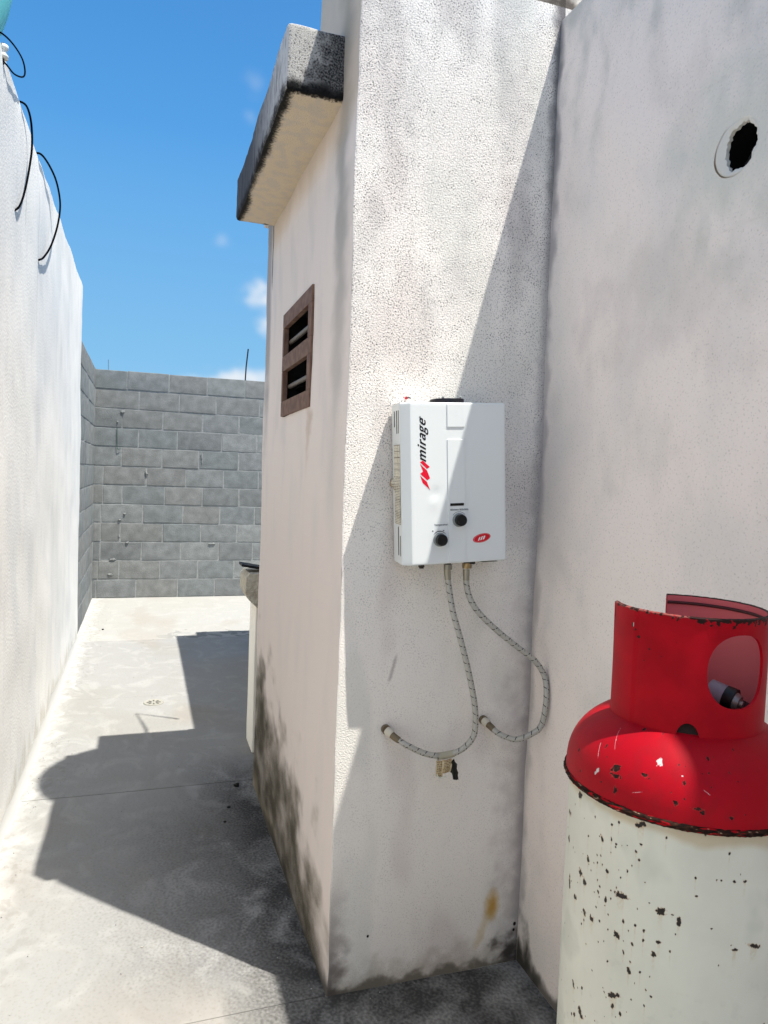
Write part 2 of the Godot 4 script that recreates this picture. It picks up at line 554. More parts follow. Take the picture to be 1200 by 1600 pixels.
	rough_box([gr], Vector3(XW - 0.012, 2.47, -3.262), Vector3(2.3, 2.602, -2.25), 0.1, 0.01, 0.004)
	build("roof_slab", [gr], [plain], b)
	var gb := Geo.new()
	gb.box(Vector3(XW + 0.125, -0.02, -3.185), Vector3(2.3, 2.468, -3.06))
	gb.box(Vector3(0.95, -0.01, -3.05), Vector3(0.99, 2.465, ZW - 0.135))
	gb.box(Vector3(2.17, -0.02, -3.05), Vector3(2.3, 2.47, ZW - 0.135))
	build("inner_wall", [gb], [mat(Color(0.12, 0.11, 0.10), 0.95)], b)  # darkness of the closed room put into the wall colour
	var gu := Geo.new()
	rough_box([gu], Vector3(XW + 0.004, 2.46, -2.258), Vector3(2.3, 2.867, ZW - 0.125), 0.1, 0.008, 0.004, null, [Vector3(0, 1, 0), Vector3(0, 0, -1), Vector3(0, -1, 0), Vector3(1, 0, 0)])
	build("stair_head", [gu], [plain], b)
	eave(b)
	window(b, w0, w1, h0, h1)

func eave(b: Node3D) -> void:
	var mid := noise(41, 0.06, 4)
	var pit := noise(42, 0.007, 2)
	var long := noise(43, 0.03, 3)
	var g4 := noise(45, 0.012, 3)
	var slow := noise(46, 0.25, 3)
	# outer face (z, y): rain streaks, darker towards the far end and along the lower edge
	var o := paint(-3.05, -1.94, 2.39, 2.60, 700.0, func(z, y):
		var st := long.get_noise_2d(z, y * 0.12)
		var m := mid.get_noise_2d(z, y)
		var c := mix(Color(0.80, 0.79, 0.78), Color(0.36, 0.36, 0.37), ss(-2.05, -2.70, z + st * 0.35 + m * 0.2))
		c = mix(c, Color(0.20, 0.20, 0.21), ss(-0.1, 0.5, st + m * 0.5) * 0.38)
		c = mix(c, Color(0.12, 0.12, 0.12), ss(0.040, 0.0, y - 2.405 + m * 0.02 + g4.get_noise_2d(z, y) * 0.012) * (0.75 + g4.get_noise_2d(z * 2.0, y) * 0.5))
		return c)
	# near end (x, y): slanting cast shadow painted over its right half
	var e := paint(0.32, 0.50, 2.39, 2.60, 900.0, func(x, y):
		var p := pit.get_noise_2d(x, y)
		var m := mid.get_noise_2d(x, y)
		var c := Color(0.80, 0.785, 0.76)
		c = mix(c, Color(0.25, 0.245, 0.24), ss(0.25, 0.6, p) * 0.75)
		c = mix(c, Color(0.16, 0.16, 0.165), ss(0.385, 0.455, x + m * 0.05 + (2.5 - y) * 0.25) * (0.66 + p * 0.5))
		c = mix(c, Color(0.12, 0.12, 0.12), ss(0.040, 0.004, y - 2.405 + m * 0.02 + p * 0.010))
		return c)
	# soffit (x, z): cream paint, black along the outer edge
	var s := paint(0.32, 0.50, -3.05, -1.94, 700.0, func(x, z):
		var m := mid.get_noise_2d(x, z)
		var c := mix(Color(0.84, 0.775, 0.675), Color(0.80, 0.75, 0.68), ss(-0.2, 0.4, m))
		c = mix(c, Color(0.14, 0.135, 0.125), ss(0.362, 0.338, x + slow.get_noise_1d(z) * 0.014 + g4.get_noise_2d(x, z) * 0.008))
		c = mix(c, Color(0.07, 0.07, 0.065), ss(0.02, 0.0, z + 3.034 + m * 0.02))
		c = mix(c, Color(0.12, 0.11, 0.10), ss(0.014, 0.0, -1.95 - z + g4.get_noise_2d(x, z) * 0.01))
		c = mix(c, Color(0.55, 0.47, 0.38), ss(0.35, 0.7, pit.get_noise_2d(x * 1.4, z * 0.7)) * 0.22)
		return c)
	var bump := relief(512, 512, 900.0, noise(44, 0.007, 3))
	var g := [Geo.new(), Geo.new(), Geo.new()]
	g[0].uvf = func(p: Vector3, u: float, w: float): return Vector2((p.z + 3.05) / 1.11, (2.60 - p.y) / 0.21)
	g[1].uvf = func(p: Vector3, u: float, w: float): return Vector2((p.x - 0.32) / 0.18, (2.60 - p.y) / 0.21)
	g[2].uvf = func(p: Vector3, u: float, w: float): return Vector2((p.x - 0.32) / 0.18, (-1.94 - p.z) / 1.11)
	rough_box(g, Vector3(0.333, 2.405, -3.035), Vector3(XW + 0.03, 2.578, -1.947), 0.025, 0.014, 0.006, func(n: Vector3): return 2 if n.y < -0.5 else (1 if n.z > 0.5 else 0))
	build("eave", g, [wall_mat(o, bump, 0.12), wall_mat(e, bump, 0.4), wall_mat(s, bump, 0.12)], b)

func window(b: Node3D, w0: float, w1: float, h0: float, h1: float) -> void:
	var w := Node3D.new()
	w.name = "window"
	b.add_child(w)
	var rust := noise(51, 0.05, 3)
	var brown := tri_mat(Color.WHITE, paint(0, 0.3, 0, 0.3, 800.0, func(x, y): return mix(Color(0.42, 0.325, 0.285), Color(0.50, 0.40, 0.345), 0.5 + rust.get_noise_2d(x, y) * 1.2)), null, 3.3, 0.0, 0.6)
	var dz := w1 - w0
	var dy := h1 - h0
	var x0 := XW - 0.007
	var x1 := XW + 0.012
	var f := Geo.new()
	# stiles and rails, each a bevelled bar
	for bar in [[0.0, 1.0, 0.0, 0.145], [0.0, 1.0, 0.44, 0.585], [0.0, 1.0, 0.865, 1.0], [0.0, 0.05, 0.146, 0.439], [0.0, 0.05, 0.586, 0.864], [0.90, 1.0, 0.146, 0.439], [0.90, 1.0, 0.586, 0.864]]:
		rough_box([f], Vector3(x0, h0 + bar[2] * dy, w0 + bar[0] * dz), Vector3(x1, h0 + bar[3] * dy, w0 + bar[1] * dz), 0.2, 0.002, 0.0)
	build("frame", [f], [brown], w)
	var grey := mat(Color(0.40, 0.37, 0.34), 0.5)
	for h in [0.30, 0.735]:
		var s := Geo.new()
		var yy: float = h0 + h * dy
		s.tube([Vector3(XW + 0.022, yy, w0 + 0.01), Vector3(XW + 0.022, yy - 0.002, w1 - 0.04)], 0.0085, 12)
		build("slat", [s], [grey], w)
	# louvre blades of glass, blackened to stand for the dark opening, tilted behind the bars
	var glass := mat(Color(0.015, 0.016, 0.018), 0.6)
	glass.metallic_specular = 0.1
	for h in [0.18, 0.30, 0.41, 0.63, 0.74, 0.84]:
		var s2 := Geo.new()
		var yy2: float = h0 + h * dy
		s2.box(Vector3(0, -0.002, w0 + 0.02), Vector3(0.05, 0.002, w1 - 0.05))
		var o := build("louvre_blade", [s2], [glass], w)
		o.position = Vector3(XW + 0.045, yy2 - 0.012, 0)
		o.rotation.z = -0.5
	var clip := Geo.new()
	clip.tube(spline([Vector3(XW + 0.014, h0 + 0.05, w1 - 0.085), Vector3(XW + 0.006, h0 + 0.075, w1 - 0.078), Vector3(XW + 0.012, h0 + 0.11, w1 - 0.088), Vector3(XW + 0.02, h0 + 0.155, w1 - 0.078)], 4), 0.003, 6)
	build("latch_strip", [clip], [mat(Color(0.62, 0.65, 0.66), 0.25)], w)

# a flat wall sheet round a hole: the ring between an outline and a rectangle, in (u, w)
func holed(g: Geo, rect: Rect2, ring: Array, f: Callable, rows := 4) -> void:
	var c := Vector2.ZERO
	for p in ring:
		c += p / ring.size()
	var outer := []
	for p in ring:
		var d: Vector2 = (p - c).normalized()
		var tx: float = INF if absf(d.x) < 1e-6 else ((rect.end.x if d.x > 0 else rect.position.x) - c.x) / d.x
		var ty: float = INF if absf(d.y) < 1e-6 else ((rect.end.y if d.y > 0 else rect.position.y) - c.y) / d.y
		outer.append(c + d * minf(tx, ty))
	# pull the nearest outer point onto each corner
	for q in [rect.position, rect.end, Vector2(rect.position.x, rect.end.y), Vector2(rect.end.x, rect.position.y)]:
		var at := 0
		for k in outer.size():
			if outer[k].distance_to(q) < outer[at].distance_to(q):
				at = k
		outer[at] = q
	var us := range(ring.size() + 1)
	var ws := []
	for k in rows + 1:
		ws.append(float(k) / rows)
	g.grid(us, ws, func(u, w):
		var k: int = u % ring.size()
		var p: Vector2 = outer[k].lerp(ring[k], w)
		return f.call(p.x, p.y), true)

func right_wall() -> void:
	var b := thing("plastered_wall", "tall pinkish white plastered wall in shade behind the gas cylinder, with a broken hole near its top", "wall")
	var big := noise(61, 0.45, 4)
	var mid := noise(62, 0.12, 5)
	var pit := noise(63, 0.006, 2)
	var fn := func(z: float, y: float) -> Color:
		var g := big.get_noise_2d(z * 1.2, y * 0.7)
		var m := mid.get_noise_2d(z * 1.1, y * 0.7)
		var f := pit.get_noise_2d(z, y)
		var c := Color(0.945, 0.90, 0.868)
		c = mix(c, Color(0.80, 0.80, 0.785), ss(-0.3, 0.7, g + m * 0.2) * 0.32)
		c = mix(c, Color(0.77, 0.74, 0.71), ss(0.0, 0.9, big.get_noise_2d(z * 2.0 + 6.0, y * 1.3) + m * 0.35 + f * 0.1) * 0.25)
		c = mix(c, Color(0.58, 0.60, 0.58), ss(-0.25, 0.5, m * 0.5 + g * 0.8) * ss(2.15, 2.65, y + m * 0.2) * 0.38)
		c = mix(c, Color(0.72, 0.69, 0.67), ss(0.20, 0.0, Vector2((z + 1.36) * 0.5, y - 1.83).length() + m * 0.14 + f * 0.03) * 0.28)
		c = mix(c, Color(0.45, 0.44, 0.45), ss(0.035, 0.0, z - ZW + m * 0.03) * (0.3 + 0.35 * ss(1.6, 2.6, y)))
		c = mix(c, Color(0.50, 0.50, 0.47), ss(0.40, 0.72, f) * 0.30)
		c = mix(c, Color(0.24, 0.23, 0.21), ss(0.04, 0.0, y - 0.006 + m * 0.04) * 0.7)
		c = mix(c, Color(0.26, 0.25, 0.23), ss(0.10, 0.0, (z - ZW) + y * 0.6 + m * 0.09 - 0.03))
		var r := Vector2(z + 1.142, y - 2.053).length()
		c = mix(c, Color(0.74, 0.76, 0.72), ss(0.25, 0.05, r + m * 0.12) * 0.5)
		return c
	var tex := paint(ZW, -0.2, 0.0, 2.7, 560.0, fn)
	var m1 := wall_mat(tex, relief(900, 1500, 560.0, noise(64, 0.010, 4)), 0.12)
	var g := Geo.new()
	g.uvf = func(p: Vector3, u: float, w: float): return Vector2((p.z - ZW) / (-0.2 - ZW), (2.7 - p.y) / 2.7)
	var lo := Vector3(XR, -1, -9)
	var hi := Vector3(XR + 0.15, 2.668, 9)
	var f := func(zneg, y): return wave(soft(Vector3(XR, y, -zneg), lo, hi, 0.008), 0.005)
	# (u = -z so that the outside is towards -x)
	var r0 := Rect2(1.0, 1.9, 0.284, 0.306)
	var us := steps(-1.6, 1.0, 0.06)
	var um := steps(1.0, 1.284, 0.0355)
	var ut := steps(1.284, -ZW + 0.02, 0.05)
	us = us.slice(0, us.size() - 1) + um.slice(0, um.size() - 1) + ut
	var ys := steps(-0.02, 1.9, 0.06)
	var ym := steps(1.9, 2.206, 0.034)
	var yt := steps(2.206, 2.668, 0.05, 0.008)
	ys = ys.slice(0, ys.size() - 1) + ym.slice(0, ym.size() - 1) + [2.206] + yt.slice(3)
	# going along +z as u grows, so flip the pairing
	var fz := func(z, y): return f.call(-z, y)
	var zs := []
	for u in us:
		zs.push_front(-u)
	g.grid(zs, ys, fz, false, func(z, y): return z > -1.284 and z < -1.0 and y > 1.9 and y < 2.206)
	var ring := []
	var jag := noise(65, 0.02, 3)
	for k in 64:
		var a := TAU * k / 64.0
		ring.append(Vector2(-1.142 + 0.0565 * cos(a), 2.053 + 0.0535 * sin(a)))
	holed(g, Rect2(-1.284, 1.9, 0.284, 0.306), ring, fz, 6)
	# top and far side of the wall
	g.grid(steps(-1.788, 1.6, 0.08), steps(XR, XR + 0.15, 0.05, 0.008), func(u, x): return wave(soft(Vector3(x, 2.668, u), lo, hi, 0.008), 0.005))
	g.grid(steps(-1.788, 1.6, 0.1), steps(-0.02, 2.668, 0.1), func(z, y): return Vector3(XR + 0.15, y, -z), false, func(z, y): return z < 1.22 and z > 1.06 and y > 1.97 and y < 2.13)
	g.grid(steps(XR, XR + 0.15, 0.05), steps(-0.02, 2.668, 0.1), func(x, y): return Vector3(x, y, 1.6))
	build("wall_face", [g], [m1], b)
	# nearer the street the wall is one course higher
	var up := Geo.new()
	rough_box([up], Vector3(XR + 0.002, 2.662, -0.65), Vector3(XR + 0.148, 2.822, 1.598), 0.1, 0.008, 0.004)
	build("upper_course", [up], [m1], b)
	# the old flue hole: a patched ring of mortar, its ragged opening and the pipe stub behind it
	var patch := Geo.new()
	patch.uvf = g.uvf
	var rag := []
	for k in 64:
		var a := TAU * k / 64.0
		var rr := 1.0 + 0.16 * jag.get_noise_2d(cos(a) * 0.02, sin(a) * 0.02) + 0.14 * jag.get_noise_2d(cos(a) * 0.08, sin(a) * 0.08)
		rag.append(Vector2(-1.134 + 0.0385 * cos(a) * rr, 2.052 + 0.0445 * sin(a) * rr))
	patch.grid(range(65), [0.0, 0.05, 0.1, 0.5, 1.0], func(u, w):
		var k: int = u % 64
		var p: Vector2 = (ring[k] as Vector2).lerp(rag[k], w)
		return Vector3(XR + (0.004 if w < 0.06 else 0.0008) + (0.003 if w > 0.9 else 0.0), p.y, p.x), true)
	patch.grid(range(65), [0.0, 0.3, 1.0], func(u, w):
		var k: int = u % 64
		return Vector3(XR + 0.0038 + w * 0.008, rag[k].y + 0.004 * w * jag.get_noise_1d(k * 0.09), rag[k].x + w * 0.004 * jag.get_noise_1d(k * 0.07)), true)
	build("hole_patch", [patch], [mat(Color(0.82, 0.81, 0.78), 0.95)], b)
	var stub := Geo.new()
	var deep := []
	for k in 64:
		var a := TAU * k / 64.0
		deep.append(Vector2(-1.139 + 0.062 * cos(a), 2.053 + 0.062 * sin(a)))
	stub.grid(range(65), [0.0, 1.0], func(u, w):
		var k: int = u % 64
		return Vector3(XR + 0.03 + w * 0.13, deep[k].y, deep[k].x), true)
	var cap := []
	for k in 64:
		cap.append(Vector3(XR + 0.16, deep[k].y, deep[k].x))
	stub.face(cap)
	build("hole_lining", [stub], [mat(Color(0.05, 0.05, 0.055), 0.85)], b)
	var bag := Geo.new()
	var crum := noise(66, 0.03, 3)
	bag.grid(steps(0, 1, 0.04), steps(0, 1, 0.04), func(u, w):
		var a: float = -u * TAU
		var q := Vector3(0, (w - 0.5) * 0.09, 0) + Vector3(sin(w * PI) * 0.028 * cos(a), 0, sin(w * PI) * 0.040 * sin(a))
		return Vector3(XR + 0.062, 2.04, -1.125) + q * (1.0 + 0.55 * crum.get_noise_3d(q.x * 1.2 + 5.0, q.y, q.z)), true)
	build("plastic_bag", [bag], [mat(Color(0.10, 0.11, 0.14), 0.3)], b)

func left_wall() -> void:
	var b := thing("plastered_wall", "long sunlit white plastered wall along the left side of the alley, black cable loops on top", "wall")
	var big := noise(71, 0.7, 3)
	var mid := noise(72, 0.10, 4)
	var pit := noise(73, 0.006, 2)
	var fn := func(z: float, y: float) -> Color:
		var g := big.get_noise_2d(z * 1.2, y * 0.5)
		var m := mid.get_noise_2d(z * 0.8, y * 0.3)
		var f := pit.get_noise_2d(z, y)
		var c := Color(0.92, 0.91, 0.89)
		c = mix(c, Color(0.83, 0.835, 0.83), ss(-0.1, 0.5, g) * 0.45)
		c = mix(c, Color(0.76, 0.76, 0.75), ss(0.0, 0.8, m + ss(2.2, 2.8, y) * 0.12) * 0.2)
		c = mix(c, Color(0.55, 0.54, 0.52), ss(0.5, 0.8, f) * 0.22)
		c = mix(c, Color(0.68, 0.66, 0.60), ss(0.14, 0.0, y + m * 0.14) * 0.45)
		# two thin streaks under the cables
		for s in [[-3.40, 2.36, 2.75], [-3.78, 2.02, 2.70]]:
			c = mix(c, Color(0.60, 0.59, 0.57), ss(0.006, 0.002, absf(z - s[0] + (y - 2.5) * 0.02)) * ss(s[1] - 0.02, s[1] + 0.05, y) * ss(s[2], s[2] - 0.05, y) * 0.55)
		return c
	var tex := paint(-6.3, -1.5, 0.0, 2.85, 330.0, fn)
	var m1 := wall_mat(tex, relief(1500, 950, 330.0, noise(74, 0.014, 4)), 0.10)
	var g := Geo.new()
	g.uvf = func(p: Vector3, u: float, w: float): return Vector2((p.z + 6.3) / 4.8, (2.85 - p.y) / 2.85)
	rough_box([g], Vector3(XL - 0.15, -0.04, -6.25), Vector3(XL, 2.812, 2.0), 0.07, 0.010, 0.007)
	build("wall_face", [g], [m1], b)

# ---------------------------------------------------------------- grey concrete block walls
func block_meshes(long: float, high: float, deep: float, count: int) -> Array:
	var out := []
	for k in count:
		var g := Geo.new()
		var nick := noise(200 + k, 0.09, 2)
		var c := 0.007
		# front face with a worn chamfer, and shallow sides
		var xs := [-long / 2, -long / 2 + c, -long / 6, long / 6, long / 2 - c, long / 2]
		var ys := [-high / 2, -high / 2 + c, 0.0, high / 2 - c, high / 2]
		g.grid(xs, ys, func(x, y):
			var edge: bool = absf(x) > long / 2 - c * 0.5 or absf(y) > high / 2 - c * 0.5
			return Vector3(x + 0.0035 * nick.get_noise_2d(x, y), y + 0.003 * nick.get_noise_2d(x + 5.0, y), (-0.0045 if edge else 0.0) + 0.0014 * nick.get_noise_2d(x, y + 5.0)))
		var e := [[-1, -1], [1, -1], [1, 1], [-1, 1]]
		for j in 4:
			var p: Array = e[j]
			var q: Array = e[(j + 1) % 4]
			g.face([Vector3(p[0] * long / 2, p[1] * high / 2, -deep), Vector3(q[0] * long / 2, q[1] * high / 2, -deep), Vector3(q[0] * long / 2, q[1] * high / 2, -0.005), Vector3(p[0] * long / 2, p[1] * high / 2, -0.005)])
		var m := ArrayMesh.new()
		m.add_surface_from_arrays(Mesh.PRIMITIVE_TRIANGLES, g.arrays())
		out.append(m)
	return out

func block_walls() -> void:
	var grain := noise(81, 0.008, 3)
	var cloud := noise(82, 0.13, 4)
	var tex := paint(0.0, 1.6, 0.0, 1.6, 420.0, func(x, y):
		var f := grain.get_noise_2d(x, y)
		var m := cloud.get_noise_2d(x, y)
		var c := mix(Color(0.62, 0.625, 0.62), Color(0.72, 0.725, 0.72), 0.5 + m * 0.9)
		return mix(c, Color(0.40, 0.41, 0.42), ss(0.25, 0.6, f) * 0.6))
	var bump := relief(700, 700, 430.0, noise(83, 0.012, 4))
	var tones := [Color(0.85, 0.86, 0.865), Color(0.80, 0.81, 0.815), Color(0.89, 0.90, 0.90), Color(0.845, 0.845, 0.84), Color(0.82, 0.84, 0.845), Color(0.86, 0.86, 0.855)]
	var mats := []
	for c in tones:
		mats.append(tri_mat(c * Color(0.925, 0.925, 0.92), tex, bump, 1.0 / 1.6, 0.22, 0.95))
	var mortar := tri_mat(Color(0.90, 0.905, 0.90), tex, bump, 1.0 / 0.7, 0.3, 0.97)
	var wide := block_meshes(0.396, 0.193, 0.05, 5)
	# back wall: upright joints of each course from the floor up
	var w := thing("block_wall", "bare grey concrete block wall closing the far end of the alley", "wall", Vector3(0, 0, ZB))
	var rows := [[-0.46, -0.066, 0.37, 0.76], [-0.446, -0.24, 0.18, 0.574, 0.966], [-0.43, -0.015, 0.39, 0.795, 1.165], [-0.426, -0.232, 0.199, 0.597, 0.988], [-0.426, -0.007, 0.404, 0.795, 1.18], [-0.41, -0.22, 0.21, 0.607, 1.0], [-0.41, 0.022, 0.43, 0.828, 1.21], [-0.232, 0.178, 0.56, 0.985], [-0.066, 0.33, 0.80, 1.18], [-0.232, 0.178, 0.59, 0.98], [-0.066, 0.342, 0.728, 1.20], [-0.188, 0.232, 0.63, 1.038]]
	block_courses(w, rows, -0.505, 1.9, wide, mats, false)
	var back := Geo.new()
	rough_box([back], Vector3(-0.66, -0.04, -0.13), Vector3(1.9, 2.392, -0.0020), 0.3, 0.004, 0.0)
	build("mortar_bed", [back], [mortar], w)
	lumps(w, tri_mat(Color(0.80, 0.805, 0.80), tex, bump, 1.0 / 0.7, 0.3, 0.97))
	# side wall carrying on from the white one
	var s := thing("block_wall", "short grey concrete block wall between the white left wall and the far corner", "wall", Vector3(XL - 0.008, 0, 0))
	var side_rows := []
	for k in 12:
		side_rows.append([6.62 if k % 2 else 6.42, 7.02 if k % 2 else 6.82, 7.42 if k % 2 else 7.22, 7.82 if k % 2 else 7.62])
	block_courses(s, side_rows, 6.255, 8.13, wide, mats, true)
	var back2 := Geo.new()
	rough_box([back2], Vector3(-0.13, -0.04, -8.26), Vector3(-0.0020, 2.392, -6.255), 0.3, 0.004, 0.0)
	build("mortar_bed", [back2], [mortar], s)

func block_courses(w: Node3D, rows: Array, x0: float, x1: float, wide: Array, mats: Array, sideways: bool) -> void:
	for r in rows.size():
		var js: Array = [x0] + rows[r]
		while js[js.size() - 1] + 0.40 < x1:
			js.append(js[js.size() - 1] + 0.402)
		js.append(x1)
		for k in js.size() - 1:
			var a: float = js[k]
			var b: float = js[k + 1]
			if b - a < 0.03:
				continue
			var o := put("concrete_block", wide[rng.randi() % wide.size()], w)
			o.material_override = mats[rng.randi() % mats.size()]
			var len_ := b - a
			var sc := (len_ - 0.005 - rng.randf() * 0.005) / 0.396
			var basis := Basis.from_scale(Vector3(sc, 1.0 + rng.randf_range(-0.012, 0.012), 1.0))
			basis = Basis(Vector3(0, 0, 1), rng.randf_range(-0.004, 0.004)) * Basis(Vector3(0, 1, 0), rng.randf_range(-0.006, 0.006)) * Basis(Vector3(1, 0, 0), rng.randf_range(-0.012, 0.012)) * basis
			var y := 0.1 + r * 0.2 + rng.randf_range(-0.0015, 0.0015)
			var out := rng.randf_range(0.0, 0.003)
			if sideways:
				o.transform = Transform3D(Basis(Vector3(0, 1, 0), PI / 2) * basis, Vector3(out, y, -(a + b) / 2))
			else:
				o.transform = Transform3D(basis, Vector3((a + b) / 2, y, out))

# squeezed-out mortar, drips and splashes left on the block faces
func lumps(w: Node3D, mortar: Material) -> void:
	var f := noise(85, 0.02, 3)
	for l in [[-0.23, 1.97, 0.022, 0.018], [-0.28, 1.86, 0.010, 0.010], [0.02, 1.33, 0.012, 0.035], [-0.19, 0.90, 0.014, 0.010], [-0.24, 0.83, 0.014, 0.010], [-0.245, 0.66, 0.010, 0.014], [-0.16, 0.59, 0.016, 0.012], [0.72, 0.585, 0.03, 0.010], [-0.33, 0.25, 0.03, 0.012], [-0.30, 0.41, 0.03, 0.012], [0.59, 1.52, 0.014, 0.06]]:
		var g := Geo.new()
		var flat: float = 0.010 if l[2] < 0.035 else 0.0026
		g.grid(steps(0, 1, 0.06), steps(0, 1, 0.125), func(u, v):
			var a: float = -u * TAU
			var q := Vector3(cos(a) * sin(v * PI) * l[2], -cos(v * PI) * l[3], 0)
			var k: float = 1.0 + 0.9 * f.get_noise_2d(q.x * 1.0 + l[0] * 9.0, q.y + l[1] * 7.0)
			q *= k
			q.z = sin(a) * sin(v * PI) * flat * k
			return Vector3(l[0], l[1], 0.001) + q, true)
		build("mortar_lump", [g], [mortar], w)

# rooms further back, hidden by the small building but for their shadow on the floor
func rear_rooms() -> void:
	var plain := mat(Color(0.82, 0.80, 0.77), 0.95)
	var r := thing("rear_room", "low plastered rear room behind the small building, shading the far half of the alley", "building")
	var g := Geo.new()
	rough_box([g], Vector3(0.90, -0.03, -5.585), Vector3(2.6, 2.40, -3.30), 0.3, 0.01, 0.004)
	build("room_wall", [g], [plain], r)
	var g2 := Geo.new()
	rough_box([g2], Vector3(1.065, 2.2, -5.715), Vector3(2.6, 2.398, -5.575), 0.3, 0.01, 0.004)
	build("roof_edge", [g2], [plain], r)
	# water tank on its plinth on the roof
	var t := thing("water_tank", "black round roof water tank on a plinth above the small building", "water tank", Vector3(1.0, 3.0, -2.37))
	var pl := Geo.new()
	pl.box(Vector3(-0.36, -0.395, -0.37), Vector3(0.5, -0.005, 0.06))
	build("plinth", [pl], [plain], t)
	var tk := Geo.new()
	tk.lathe([Vector2(0.0, 0.0), Vector2(0.36, 0.0), Vector2(0.37, 0.03), Vector2(0.37, 0.40), Vector2(0.362, 0.43), Vector2(0.37, 0.46), Vector2(0.37, 1.05), Vector2(0.33, 1.16), Vector2(0.2, 1.23), Vector2(0.2, 1.29), Vector2(0.0, 1.31)], 40)
	build("tank_body", [tk], [mat(Color(0.05, 0.05, 0.055), 0.45)], t)
	var p := Geo.new()
	var hp := 2.86
	var c1 := Vector3(0.95, hp, -4.13 + 0.755)
	p.tube([c1, Vector3(-0.017 + 0.744, hp, -4.272 + 0.755), Vector3(0.035 + 0.744, hp, -3.997 + 0.755), Vector3(0.712, 2.59, -3.21)], 0.008, 8)
	tag(build("roof_pipe", [p], [mat(Color(0.6, 0.6, 0.6), 0.4, 0.8)]), "thin bent grey pipe at the rear edge of the small building's roof", "pipe")

# ---------------------------------------------------------------- gas water heater
func prism(g: Geo, pts: Array, z0: float, z1: float) -> void:
	var top := []
	for p in pts:
		top.append(Vector3(p.x, p.y, z1))
	var tri := Geometry2D.triangulate_polygon(PackedVector2Array(pts))
	for k in range(0, tri.size(), 3):
		var a: Vector2 = pts[tri[k]]
		var b: Vector2 = pts[tri[k + 1]]
		var c: Vector2 = pts[tri[k + 2]]
		var ccw := (b - a).cross(c - a) > 0
		g.face([Vector3(a.x, a.y, z1), Vector3(b.x, b.y, z1) if ccw else Vector3(c.x, c.y, z1), Vector3(c.x, c.y, z1) if ccw else Vector3(b.x, b.y, z1)])
	var area := 0.0
	for k in pts.size():
		area += (pts[k] as Vector2).cross(pts[(k + 1) % pts.size()])
	for k in pts.size():
		var a: Vector2 = pts[k]
		var b: Vector2 = pts[(k + 1) % pts.size()]
		if area < 0:
			var h := a
			a = b
			b = h
		g.face([Vector3(a.x, a.y, z0), Vector3(b.x, b.y, z0), Vector3(b.x, b.y, z1), Vector3(a.x, a.y, z1)])

func flat_points(l: Array) -> Array:
	var out := []
	for k in range(0, l.size(), 2):
		out.append(Vector2(l[k], l[k + 1]))
	return out

func lettering(text: String, size: float, xf: Transform2D, z: float, depth: float, bold := true, face := "Droid Sans") -> ArrayMesh:
	var tm := TextMesh.new()
	var f := SystemFont.new()
	f.font_names = PackedStringArray([face])
	if bold:
		f.font_weight = 700
	tm.font = f
	tm.text = text
	tm.font_size = 64
	tm.pixel_size = size / 64.0
	tm.depth = depth
	tm.curve_step = 1.0
	tm.horizontal_alignment = HORIZONTAL_ALIGNMENT_LEFT
	tm.vertical_alignment = VERTICAL_ALIGNMENT_BOTTOM
	var out := ArrayMesh.new()
	for s in tm.get_surface_count():
		var a := tm.surface_get_arrays(s)
		var v: PackedVector3Array = a[Mesh.ARRAY_VERTEX]
		for k in v.size():
			var q := xf * Vector2(v[k].x, v[k].y)
			v[k] = Vector3(q.x, q.y, z + v[k].z)
		var idx = a[Mesh.ARRAY_INDEX]
		var b := []
		b.resize(Mesh.ARRAY_MAX)
		b[Mesh.ARRAY_VERTEX] = v
		b[Mesh.ARRAY_NORMAL] = a[Mesh.ARRAY_NORMAL]
		if idx != null and idx.size():
			b[Mesh.ARRAY_INDEX] = idx
		out.add_surface_from_arrays(Mesh.PRIMITIVE_TRIANGLES, b)
	return out

